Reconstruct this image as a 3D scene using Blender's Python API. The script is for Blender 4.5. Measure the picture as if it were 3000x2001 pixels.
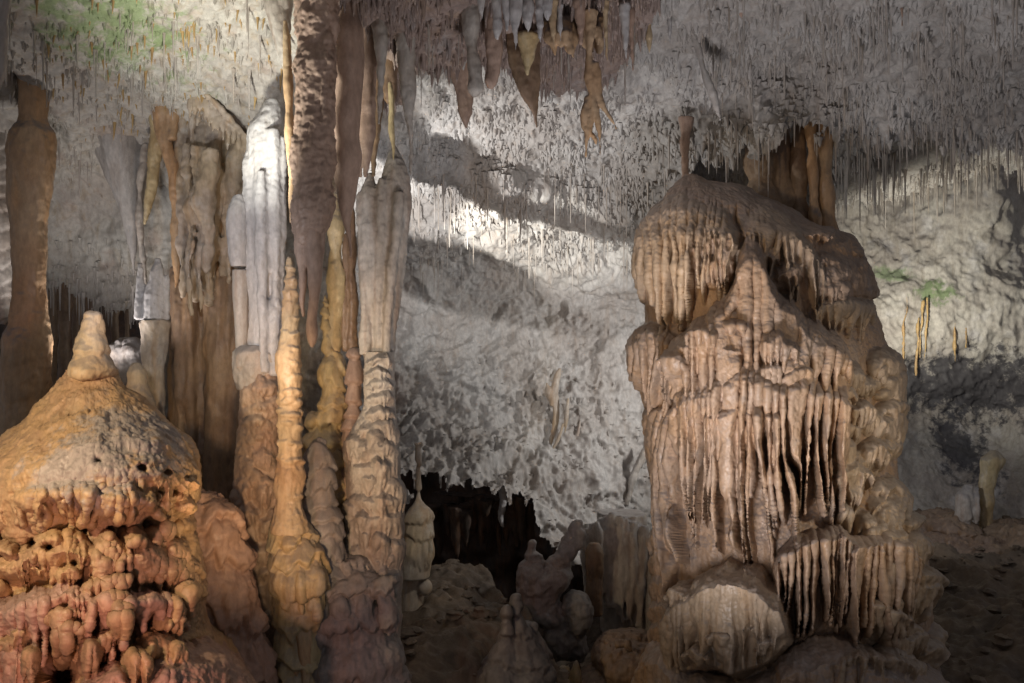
import bpy, math, time
import numpy as np
from mathutils import Vector
T0 = time.time()
for o in list(bpy.data.objects):
    bpy.data.objects.remove(o)
SC = bpy.context.scene
COL = SC.collection
F = 2600.0                      # focal length in pixels of the 3000 px wide photograph

def P(px, py, d):
    return np.array([(px - 1500.0) / F * d, d, (1000.5 - py) / F * d])

# ------------------------------------------------------------------ camera
cam = bpy.data.cameras.new("camera")
cam.sensor_width = 36.0
cam.lens = 36.0 * F / 3000.0
cam.clip_start = 0.1
cam.clip_end = 200
co = bpy.data.objects.new("camera", cam)
co.rotation_euler = (math.radians(90), 0, 0)
COL.objects.link(co)
SC.camera = co

# ------------------------------------------------------------------ world: even ambient light added as soft fill
w = bpy.data.worlds.new("World")
SC.world = w
w.use_nodes = True
bg = w.node_tree.nodes["Background"]
bg.inputs[0].default_value = (0.92, 0.89, 0.96, 1)
bg.inputs[1].default_value = 0.14
SC.view_settings.view_transform = 'Standard'
SC.view_settings.look = 'None'
SC.view_settings.gamma = 1
SC.view_settings.exposure = 0.10
SC.cycles.max_bounces = 4
SC.cycles.diffuse_bounces = 3
SC.cycles.glossy_bounces = 2
SC.cycles.transmission_bounces = 1
SC.cycles.caustics_reflective = False
SC.cycles.caustics_refractive = False
SC.cycles.use_denoising = True

# ------------------------------------------------------------------ the show lamps of the cave, plus spots added to brighten single parts
def lamp(name, pos, target, watt, angle=60, blend=0.4, col=(1, 1, 1), size=0.05):
    l = bpy.data.lights.new(name, 'SPOT')
    l.energy = watt
    l.spot_size = math.radians(angle)
    l.spot_blend = blend
    l.color = col
    l.shadow_soft_size = size
    o = bpy.data.objects.new(name, l)
    p, t = Vector(P(*pos)), Vector(P(*target))
    o.location = p
    o.rotation_euler = (t - p).to_track_quat('-Z', 'Y').to_euler()
    COL.objects.link(o)
    return o
WARM = (1.0, 0.70, 0.40); CREAM = (1.0, 0.93, 0.78); COOL = (0.84, 0.88, 1.0); WHITE = (1.0, 0.97, 0.95)
# left ceiling lamp
lamp("spot_lamp", (560, 740, 6.7), (820, -60, 8.0), 350, 92, 1.0, (1.0, 0.97, 0.86), 0.08)
lamp("spot_lamp", (215, 1130, 8.85), (380, 480, 9.6), 85, 110, 0.5, (1.0, 0.93, 0.90), 0.08)
# warm lamps low on the left, lighting the mound
lamp("spot_lamp", (-900, 900, 4.0), (300, 1380, 6.2), 270, 70, 0.8, (1.0, 0.76, 0.48), 0.06)
lamp("spot_lamp", (-150, 2300, 3.6), (330, 1850, 6.0), 120, 90, 0.9, (1.0, 0.50, 0.38), 0.10)
# cool lamp for the white columns
lamp("spot_lamp", (250, 900, 5.0), (640, 700, 8.2), 185, 66, 0.9, (0.92, 0.93, 1.0), 0.06)
# warm lamp for the ringed stalagmite and the column feet
lamp("spot_lamp", (720, 1850, 5.0), (900, 1250, 7.9), 190, 70, 0.9, (1.0, 0.68, 0.40), 0.08)
lamp("spot_lamp", (620, 1150, 6.2), (1075, 1060, 8.3), 70, 44, 0.9, (1.0, 0.90, 0.74), 0.04)
# centre ceiling, lamp low behind the columns
LC = (1075, 900, 10.2)
lamp("spot_lamp", LC, (1600, 500, 13.0), 360, 130, 0.8, (1.0, 0.97, 0.95), 0.006)
lamp("spot_lamp", LC, (1530, 680, 13.0), 900, 34, 0.6, (1.0, 0.97, 0.88), 0.006)  # extra narrow spot added to brighten the diagonal ceiling band
# back wall, lamp behind the flowstone massif
lamp("spot_lamp", (2250, 1080, 12.2), (1450, 1200, 14.3), 300, 130, 1.0, (1.0, 0.97, 0.94), 0.12)
# small cream column at the hollow
lamp("spot_lamp", (1500, 1250, 8.6), (1215, 1600, 10.2), 40, 40, 0.9, (1.0, 0.93, 0.80), 0.05)
# flowstone massif
lamp("spot_lamp", (1000, 650, 4.5), (2080, 850, 8.4), 190, 50, 0.9, (1.0, 0.76, 0.50), 0.10)
lamp("spot_lamp", (3300, 1300, 6.0), (2450, 1350, 8.6), 110, 70, 0.9, (1.0, 0.86, 0.66), 0.12)
lamp("spot_lamp", (1560, 1050, 6.6), (2000, 770, 8.7), 62, 28, 1.0, (1.0, 0.74, 0.42), 0.05)
lamp("spot_lamp", (1500, 1300, 3.6), (960, 420, 7.0), 34, 46, 1.0, (1.0, 0.86, 0.72), 0.1)  # front spot added to lift the dark hanging stalactites
lamp("spot_lamp", (1250, 300, 7.6), (2150, 640, 9.0), 60, 44, 1.0, (0.9, 0.88, 1.0), 0.2)  # cool wash added to brighten the massif's dark cap
lamp("spot_lamp", (2640, 1350, 12.0), (2860, 1400, 14.9), 60, 110, 1.0, (0.95, 0.95, 1.0), 0.1)  # spot added to brighten the side chamber floor
# right chamber
lamp("spot_lamp", (2600, 1020, 13.9), (2950, 600, 17), 460, 130, 1.0, (1.0, 0.94, 0.80), 0.10)
# soft purple-grey wash on the right ceiling
lamp("spot_lamp", (1900, 2100, 5.5), (2300, 200, 9.5), 560, 120, 1.0, (1.0, 0.95, 0.97), 0.4)

# ------------------------------------------------------------------ noise (numpy)
def _h(ix, iy, iz, s):
    h = (ix.astype(np.uint32) * np.uint32(0x8da6b343) ^ iy.astype(np.uint32) * np.uint32(0xd8163841) ^
         iz.astype(np.uint32) * np.uint32(0xcb1ab31f) ^ np.uint32((s * 0x9e3779b1) & 0xffffffff))
    h ^= h >> np.uint32(15); h *= np.uint32(0x2c1b3c6d); h ^= h >> np.uint32(12); h *= np.uint32(0x297a2d39); h ^= h >> np.uint32(15)
    return h
def pn(p, s=0):
    i = np.floor(p).astype(np.int64); f = p - i
    u = f * f * f * (f * (f * 6 - 15) + 10)
    r = 0
    for dx in (0, 1):
        for dy in (0, 1):
            for dz in (0, 1):
                h = _h(i[:, 0] + dx, i[:, 1] + dy, i[:, 2] + dz, s)
                gx = (h & np.uint32(1023)).astype(np.float32) / 511.5 - 1
                gy = ((h >> np.uint32(10)) & np.uint32(1023)).astype(np.float32) / 511.5 - 1
                gz = ((h >> np.uint32(20)) & np.uint32(1023)).astype(np.float32) / 511.5 - 1
                v = gx * (f[:, 0] - dx) + gy * (f[:, 1] - dy) + gz * (f[:, 2] - dz)
                wx = u[:, 0] if dx else 1 - u[:, 0]
                wy = u[:, 1] if dy else 1 - u[:, 1]
                wz = u[:, 2] if dz else 1 - u[:, 2]
                r = r + v * wx * wy * wz
    return r * 1.1
def fbm(p, o=3, s=0):
    r = 0; a = 1; t = 0
    for k in range(o):
        r = r + a * pn(p * (2.03 ** k) + 17.3 * k, s + k); t += a; a *= 0.5
    return r / t * 1.4
def worley(p, s=0):
    i = np.floor(p).astype(np.int64)
    best = np.full(len(p), 9.0)
    for dx in (-1, 0, 1):
        for dy in (-1, 0, 1):
            for dz in (-1, 0, 1):
                h = _h(i[:, 0] + dx, i[:, 1] + dy, i[:, 2] + dz, s)
                qx = i[:, 0] + dx + (h & np.uint32(1023)) / 1023.0
                qy = i[:, 1] + dy + ((h >> np.uint32(10)) & np.uint32(1023)) / 1023.0
                qz = i[:, 2] + dz + ((h >> np.uint32(20)) & np.uint32(1023)) / 1023.0
                best = np.minimum(best, (qx - p[:, 0]) ** 2 + (qy - p[:, 1]) ** 2 + (qz - p[:, 2]) ** 2)
    return np.sqrt(best)
def sst(a, b, x):
    t = np.clip((x - a) / (b - a), 0, 1); return t * t * (3 - 2 * t)

def displace(V, N, D, s):
    """D: list of (kind, frequency, amplitude[, z ratio])"""
    r = np.zeros(len(V))
    for k, e in enumerate(D):
        kind, fr, am = e[:3]
        zr = e[3] if len(e) > 3 else 1.0
        sc = np.array([fr, fr, fr * zr])
        if len(e) > 4: am = am * e[4](V)
        if kind == 'fb':
            r += am * fbm(V * sc, 3, s + k * 7)
        elif kind == 'ri':                      # sharp ridges
            r += am * (0.45 - np.abs(fbm(V * sc, 3, s + k * 7))) 
        elif kind == 'dg':                      # diagonal ripples
            q = np.stack([(V[:, 0] * 0.6 - V[:, 2] * 0.8) * fr, V[:, 1] * fr * 0.5, (V[:, 0] * 0.8 + V[:, 2] * 0.6) * fr * 0.25], 1) + np.stack([fbm(V * 1.3, 2, s + 61)] * 3, 1) * 1.5
            r += am * (0.4 - np.abs(pn(q, s + k * 7)) * 1.5)
        elif kind == 'fl':                      # flutes running down
            q = V * sc + np.stack([fbm(V * 0.9 + 3, 2, s + 40)] * 3, 1) * 0.6
            r += am * (0.35 - np.abs(pn(q, s + k * 7)) * 1.6) * np.sqrt(np.clip(1 - N[:, 2] ** 2, 0, 1))
        elif kind == 'te':                      # overhanging terraces with drips
            ph = V[:, 2] * fr + 1.3 * fbm(V * 1.4, 2, s + 3) + 0.42 * pn(V * np.array([11, 11, 1.2]), s + 5) + 0.2 * pn(V * np.array([26, 26, 3.0]), s + 6)
            t = ph - np.floor(ph)
            r += am * (sst(0.0, 0.22, t) * (1 - t) ** 0.7 * 1.5 - 0.4)
        elif kind == 'wo':                      # rounded knobs with creases
            q = V * sc + np.stack([pn(V * fr * 0.6, s + 50), pn(V * fr * 0.6 + 9, s + 51), pn(V * fr * 0.6 + 19, s + 52)], 1) * 0.35
            d = worley(q, s + k * 7)
            r += am * (np.sqrt(np.clip(1 - (d / 0.95) ** 2, 0, 1)) - 0.6)
        elif kind == 'pi':                      # pits
            d = worley(V * sc, s + k * 7)
            r -= am * sst(0.32, 0.05, d)
    return V + N * r[:, None]

# ------------------------------------------------------------------ mesh building
def mesh_np(name, V, Q, T=None):
    me = bpy.data.meshes.new(name)
    nq = len(Q); nt = 0 if T is None else len(T)
    me.vertices.add(len(V)); me.vertices.foreach_set("co", np.asarray(V, np.float32).ravel())
    loops = np.asarray(Q, np.int32).ravel()
    starts = np.arange(nq) * 4; tot = np.full(nq, 4)
    if nt:
        loops = np.concatenate([loops, np.asarray(T, np.int32).ravel()])
        starts = np.concatenate([starts, nq * 4 + np.arange(nt) * 3]); tot = np.concatenate([tot, np.full(nt, 3)])
    me.loops.add(len(loops)); me.loops.foreach_set("vertex_index", loops)
    me.polygons.add(nq + nt); me.polygons.foreach_set("loop_start", starts.astype(np.int32))
    me.polygons.foreach_set("loop_total", tot.astype(np.int32))
    me.polygons.foreach_set("use_smooth", np.ones(nq + nt, bool))
    me.update(calc_edges=True)
    return me
def normals(me):
    n = np.empty(len(me.vertices) * 3, np.float32); me.vertex_normals.foreach_get("vector", n); return n.reshape(-1, 3)
def coords(me):
    v = np.empty(len(me.vertices) * 3, np.float32); me.vertices.foreach_get("co", v); return v.reshape(-1, 3).astype(np.float64)
def laplace(me, it):
    V = coords(me); n = len(V)
    e = np.empty(len(me.edges) * 2, np.int32); me.edges.foreach_get("vertices", e); e = e.reshape(-1, 2)
    cnt = np.bincount(e.ravel(), minlength=n).astype(float); cnt[cnt == 0] = 1
    for _ in range(it):
        S = np.empty_like(V)
        for a in range(3):
            S[:, a] = (np.bincount(e[:, 0], V[e[:, 1], a], n) + np.bincount(e[:, 1], V[e[:, 0], a], n)) / cnt
        V = V * 0.4 + S * 0.6
    return V
def setv(me, V):
    me.vertices.foreach_set("co", np.asarray(V, np.float32).ravel()); me.update()

def catmull(A, n):
    A = np.asarray(A, float); k = len(A)
    if k < 3: 
        t = np.linspace(0, 1, n)[:, None]; return A[0] * (1 - t) + A[-1] * t
    seg = np.linalg.norm(np.diff(A[:, :3], axis=0), axis=1); cum = np.concatenate([[0], np.cumsum(seg)]); t = np.linspace(0, cum[-1], n)
    out = np.empty((n, A.shape[1]))
    m = np.zeros_like(A); dt = np.maximum(np.diff(cum), 1e-6)
    sl = np.diff(A, axis=0) / dt[:, None]
    m[0] = sl[0]; m[-1] = sl[-1]; m[1:-1] = (sl[:-1] + sl[1:]) * 0.5
    flip = sl[:-1] * sl[1:] <= 0
    m[1:-1][flip] = 0
    i = np.clip(np.searchsorted(cum, t, side='right') - 1, 0, k - 2)
    h = dt[i][:, None]; u = ((t - cum[i]) / dt[i])[:, None]
    out = (2 * u ** 3 - 3 * u ** 2 + 1) * A[i] + (u ** 3 - 2 * u ** 2 + u) * h * m[i] + (-2 * u ** 3 + 3 * u ** 2) * A[i + 1] + (u ** 3 - u ** 2) * h * m[i + 1]
    return out

class Fuse:
    def __init__(s, seed=1):
        s.V = []; s.Q = []; s.T = []; s.n = 0; s.rng = np.random.RandomState(seed); s.seed = seed
    def ring(s, C, RX, RY, n):
        k = len(C); th = np.arange(n) / n * 2 * math.pi
        c, q = np.cos(th), np.sin(th)
        V = np.empty((k, n, 3))
        V[:, :, 0] = C[:, 0:1] + RX[:, None] * c; V[:, :, 1] = C[:, 1:2] + RY[:, None] * q; V[:, :, 2] = C[:, 2:3]
        V = V.reshape(-1, 3)
        i = np.arange(k - 1)[:, None] * n; j = np.arange(n)[None]; j2 = (j + 1) % n
        Q = np.stack([i + j, i + n + j, i + n + j2, i + j2], -1).reshape(-1, 4)
        V = np.concatenate([V, C[:1, :3], C[-1:, :3]])
        a = k * n; jj = np.arange(n); j2 = (jj + 1) % n
        T = np.concatenate([np.stack([np.full(n, a), jj, j2], 1), np.stack([np.full(n, a + 1), (k - 1) * n + j2, (k - 1) * n + jj], 1)])
        s.V.append(V); s.Q.append(Q + s.n); s.T.append(T + s.n); s.n += len(V)
    def tube(s, d, pts, n=14, sq=1.0, wob=0.0):
        """pts: (px, py, radius px[, depth offset m]) from the top down; sq = depth / width of the section"""
        A = []
        for p in pts:
            dd = d + (p[3] if len(p) > 3 else 0)
            c = P(p[0], p[1], dd); A.append([c[0], c[1], c[2], p[2] * dd / F])
        A = np.array(A)
        L = np.linalg.norm(np.diff(A[:, :3], axis=0), axis=1).sum()
        B = catmull(A, int(max(4, min(90, L / 0.045))))
        if wob:
            B[:, :2] += np.stack([pn(B[:, :3] * 3.0, s.seed + 91), pn(B[:, :3] * 3.0 + 31, s.seed + 92)], 1) * wob
            B[:, 3] *= 1 + 0.5 * pn(B[:, :3] * 4.0, s.seed + 93)
        r = np.maximum(B[:, 3], 0.003)
        s.ring(B[:, :3], r, r * sq, n); return s
    def blob(s, px, py, d, rx, ry, rd=None, n=18, m=12):
        """ellipsoid: rx, ry in px, rd in metres"""
        c = P(px, py, d); a = rx * d / F; b = ry * d / F; e = a if rd is None else rd
        ph = np.linspace(0.02, math.pi - 0.02, m)
        C = np.stack([np.full(m, c[0]), np.full(m, c[1]), c[2] + b * np.cos(ph)], 1)
        s.ring(C, a * np.sin(ph), e * np.sin(ph), n); return s
    def curtain(s, d, top, bot, n, bulge=0.15, w=0.8, conv=0, jit=25, mid=1.15, tip=0.3, wob=0.02, layers=2, sq=1.0, lean=0.0):
        """a row of fused flutes hanging from polyline top to polyline bot (px)"""
        top = np.array(top, float); bot = np.array(bot, float); R = s.rng
        def at(pl, u):
            x = np.linspace(0, 1, len(pl)); return np.array([np.interp(u, x, pl[:, 0]), np.interp(u, x, pl[:, 1])])
        wid = abs(top[-1, 0] - top[0, 0]); wb = abs(bot[-1, 0] - bot[0, 0]); sp = max(wid, wb) / n
        for L in range(layers):
            m = n if L == 0 else max(2, int(n * 0.7))
            for i in range(m):
                u = (i + 0.5 + R.uniform(-0.35, 0.35)) / m
                a = at(top, u); ub = u
                if conv:
                    g = (np.floor(u * conv) + 0.5) / conv; ub = u * 0.2 + g * 0.8
                b = at(bot, ub); b[1] += R.uniform(-jit, jit) * (1 if L == 0 else 1.2) - (L * jit)
                db = bulge * (2 * u - 1) ** 2 + L * 0.10 + R.uniform(-0.035, 0.035)
                r = sp * w * R.uniform(0.6, 1.25) * (1 if L == 0 else 1.5)
                pts = []
                for t, rr in ((0, 0.75), (0.12, 0.95), (0.4, mid), (0.7, 0.85), (0.9, 0.55), (1.0, tip)):
                    q = a * (1 - t) + b * t
                    pts.append((q[0] + R.uniform(-1, 1) * sp * 0.18, q[1], r * rr, db + (0.10 * (1 - t) ** 3) + lean * t + R.uniform(-.012, .012)))
                s.tube(d, pts, 8, sq, wob)
        return s
    def build(s, name, m, D=(), voxel=0.015, smooth=3, parent=None, base=None, label=None, cat=None, group=None, kind=None):
        V = np.concatenate(s.V); Q = np.concatenate(s.Q); T = np.concatenate(s.T)
        me = mesh_np("tmp", V, Q, T)
        o = bpy.data.objects.new("tmp", me); COL.objects.link(o)
        md = o.modifiers.new("r", 'REMESH'); md.mode = 'VOXEL'; md.voxel_size = voxel; md.adaptivity = 0
        dg = bpy.context.evaluated_depsgraph_get()
        me2 = bpy.data.meshes.new_from_object(o.evaluated_get(dg))
        bpy.data.objects.remove(o); bpy.data.meshes.remove(me)
        V = laplace(me2, smooth); setv(me2, V)
        if D:
            V = displace(V, normals(me2), D, s.seed * 13)
        me2.polygons.foreach_set("use_smooth", np.ones(len(me2.polygons), bool))
        return finish(name, me2, V, m, parent, base, label, cat, group, kind)

class Relief:
    """a closed body traced by its left / right outline; tiers of dripping flowstone stand out of its skin"""
    def __init__(s, d, sil, seed, sq=0.8, step=2.6):
        s.d = d; s.sil = np.array(sil, float); s.seed = seed; s.sq = sq; s.step = step; s.tiers = []; s.rec = []; s.R = np.random.RandomState(seed)
    def tier(s, T, B, a, sp, fl=1.0, roll=40, jit=0.3, f0=0.05, name=None, tip=0.12, low=0.15):
        s.tiers.append((np.array(T, float), np.array(B, float), a, sp, fl, roll, jit, f0, name, tip, low)); return s
    def knobs(s, n, xr, yr, hw, ht, a, sp=15, name=None, roll=30, fl=0.8, shape=None):
        for k in range(n):
            x = s.R.uniform(*xr) if not callable(xr) else xr(s.R); y = yr[0] + (yr[1] - yr[0]) * (k + s.R.uniform(0, 1)) / n
            w = s.R.uniform(*hw); h = s.R.uniform(*ht); q = s.R.uniform(-0.25, 0.25) * w
            s.tier([(x - w, y + w * .7 + q), (x - w * .7, y + w * .25 + q), (x, y), (x + w * .7, y + w * .25 - q), (x + w, y + w * .7 - q)],
                   [(x - w, y + h * .8), (x - w * .3, y + h), (x + w * .4, y + h), (x + w, y + h * .8)], s.R.uniform(*a), sp * s.R.uniform(.8, 1.3), fl, roll * s.R.uniform(.7, 1.3), 0.35, 0.3, name)
        return s
    def skin(s, m, D, parent, names=("body",), mats=None):
        y0, y1 = s.sil[0, 0], s.sil[-1, 0]; ny = int((y1 - y0) / s.step)
        ys = np.linspace(y0, y1, ny); Lx = catmull(np.stack([s.sil[:, 0], s.sil[:, 1], s.sil[:, 0] * 0, s.sil[:, 0] * 0], 1), 900)
        Lf = np.interp(ys, s.sil[:, 0], s.sil[:, 1]); Rf = np.interp(ys, s.sil[:, 0], s.sil[:, 2])
        k = np.ones(9) / 9; 
        def sm(a):
            return np.convolve(np.concatenate([np.full(4, a[0]), a, np.full(4, a[-1])]), k, 'valid')
        Lf, Rf = sm(Lf), sm(Rf)
        nf = int((Rf - Lf).max() / s.step * 1.15); nb = 40
        al = np.concatenate([np.linspace(-1, 1, nf, endpoint=False), np.linspace(1, 3, nb, endpoint=False)])      # -1..1 front, 1..3 back
        fr = al <= 1
        S = np.where(fr, al, 2 - al); S = np.sin(np.clip(S, -1, 1) * math.pi / 2 * 0.999) * 0.35 + S * 0.65
        Cd = np.sqrt(np.clip(1 - S ** 2, 0, 1)) * np.where(fr, -1, 1)
        c = (Lf + Rf) / 2; w = (Rf - Lf) / 2
        X = c[:, None] + w[:, None] * S[None]; Y = np.repeat(ys[:, None], len(al), 1)
        x = X.ravel(); y = Y.ravel(); n = len(x)
        wm = (w * s.d / F)[:, None]
        dep = s.d + (wm * Cd[None] * s.sq).ravel()
        off = np.zeros(n); own = np.full(n, -1)
        front = np.repeat(fr[None], ny, 0).ravel()
        w1 = nz(x, y * 0.1, 70, s.seed) ; w2 = nz(x, y * 0.45, 34, s.seed + 1); w3 = nz(x, y * 0.13, 45, s.seed + 2)
        w4 = nz(x, y * 0.5, 13, s.seed + 3)
        for ti, (T, B, a, sp, fl, roll, jit, f0, nm, tip, low) in enumerate(s.tiers):
            conv = 1.0 if fl > 0.85 else 0.0
            inx = np.where(front & (x > T[0, 0] - 2) & (x < T[-1, 0] + 2) & (y > T[:, 1].min() - 30) & (y < B[:, 1].max() * 1.0 + 200))[0]
            if not len(inx): continue
            xx, yy = x[inx], y[inx]
            ph = (xx + sp * (2.2 * w1[inx] + 0.22 * w2[inx] + 0.8 * w3[inx]) + 0.7 * w4[inx]) / sp + ti * 7.3
            By = np.interp(xx, B[:, 0], B[:, 1]); Ty = np.interp(xx, T[:, 0], T[:, 1]) + 20 * w2[inx] + 10 * w4[inx]
            t = (yy - Ty) / np.maximum(By - Ty, 5)
            gi = np.floor(ph / 3); gc = (gi + 0.5) * 3                     # neighbouring drips run together into one tip
            hg = _h(gi.astype(np.int64), gi.astype(np.int64) * 0 + ti, gi.astype(np.int64) * 0 + 5, s.seed)
            kg = (((hg & np.uint32(1023)) / 1023.0) * 1.8 + 0.1) * conv
            q = (ph - gc) * (1 + kg * sst(0.25, 1.0, t)); gap = np.abs(q) > 1.5
            ph = gc + np.clip(q, -1.499, 1.499)
            cell = np.floor(ph); g = ph - cell
            hh = _h(cell.astype(np.int64), cell.astype(np.int64) * 0 + ti, cell.astype(np.int64) * 0, s.seed)
            r1 = (hh & np.uint32(1023)) / 1023.0; r2 = ((hh >> np.uint32(10)) & np.uint32(1023)) / 1023.0; r3 = ((hh >> np.uint32(20)) & np.uint32(1023)) / 1023.0
            ln = 1 + jit * (r1 - 0.6); tt = t / ln
            rl = np.sqrt(np.clip((yy - Ty) / roll, 0, 1)) * np.where(yy > Ty, 1, 0)
            wd = 0.52 - (0.52 - tip) * sst(0.5, 1.0, tt)
            rg_ = np.sqrt(np.clip(1 - ((g - 0.5 + 0.12 * (r3 - .5)) / wd) ** 2, 0, 1)) * sst(1.0, 0.97, tt) * (0.55 + 0.45 * r2) * (~gap)
            f = fl * (low + (1 - low) * sst(f0, f0 + 0.6, t))
            base = (1 - f) * sst(1.0, 0.93, t)
            sd = np.sqrt(np.clip(np.minimum(xx - T[0, 0], T[-1, 0] - xx) / 16.0, 0, 1))
            o = a * rl * sd * (base + f * rg_)
            # a tip never hangs out further than its top
            ok = (o > off[inx]) & (o > 0.01)
            off[inx[ok]] = o[ok]; own[inx[ok]] = ti
        for (rx, ry, rr, ra) in s.rec:
            q = np.sqrt(((x - rx) / rr) ** 2 + ((y - ry) / (rr * 0.8)) ** 2) + 0.5 * w2
            off -= ra * sst(1.0, 0.55, q) * front
        dx = np.repeat(S[None] * 0.75, ny, 0).ravel(); dy = np.repeat(Cd[None], ny, 0).ravel()
        dd = np.where(front, dep + off * dy, s.d)
        V = np.stack([(x - 1500) / F * dd + off * dx * 0.5, dep + off * dy, (1000.5 - y) / F * dd], 1)
        nx = len(al); idx = np.arange(n).reshape(ny, nx); j2 = np.roll(idx, -1, 1)
        Q = np.stack([idx[:-1], idx[1:], j2[1:], j2[:-1]], -1).reshape(-1, 4)
        me = mesh_np("t", V, Q); 
        V = laplace(me, 4); setv(me, V)
        V = displace(V, normals(me), D, s.seed * 3); setv(me, V); NN = normals(me).copy(); bpy.data.meshes.remove(me)
        nms = [None] + [t[8] for t in s.tiers]; q_own = own[Q[:, 0]]
        groups = {}
        for ti in range(-1, len(s.tiers)):
            nm = "body" if ti < 0 else (s.tiers[ti][8] or "body")
            key = nm if nm == "body" else (nm.replace("_knobs", "_knob"), ti)
            groups.setdefault(key, []).append(ti)
        for key, tis in groups.items():
            sel = np.isin(q_own, tis); nm = key if isinstance(key, str) else key[0]
            if not sel.any(): continue
            QQ = Q[sel]; used = np.zeros(n, bool); used[QQ.ravel()] = True; mp = np.cumsum(used) - 1
            me = mesh_np(nm, V[used], mp[QQ]); nrm = NN[used]
            o = finish(nm, me, V[used], (mats or {}).get(nm, m), parent=parent)
            try: me.normals_split_custom_set_from_vertices([tuple(v) for v in nrm.tolist()])
            except Exception as ex: print("normals", ex)

STAT = []
def nz(px, py, f, s):                      # 2-d noise in pixel space
    return pn(np.stack([px / f, py / f, np.zeros_like(px)], 1) + 0.37, s)
def finish(name, me, V, m, parent=None, base=None, label=None, cat=None, group=None, kind=None):
    if parent is not None:
        b = np.array(parent.location)
    else:
        lo, hi = V.min(0), V.max(0)
        b = np.array([(lo[0] + hi[0]) / 2, (lo[1] + hi[1]) / 2, lo[2] if base != 'top' else hi[2]])
    setv(me, V - b)
    me.name = name; me.materials.clear(); me.materials.append(m)
    o = bpy.data.objects.new(name, me); COL.objects.link(o)
    if parent is not None: o.parent = parent
    else: o.location = b
    if label: o["label"] = label
    if cat: o["category"] = cat
    if group: o["group"] = group
    if kind: o["kind"] = kind
    STAT.append((name, len(V)))
    return o
def thing(name, loc, label, cat, group=None):
    o = bpy.data.objects.new(name, None); o.empty_display_size = 0.2; o.location = loc; COL.objects.link(o)
    o["label"] = label; o["category"] = cat
    if group: o["group"] = group
    return o

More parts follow.
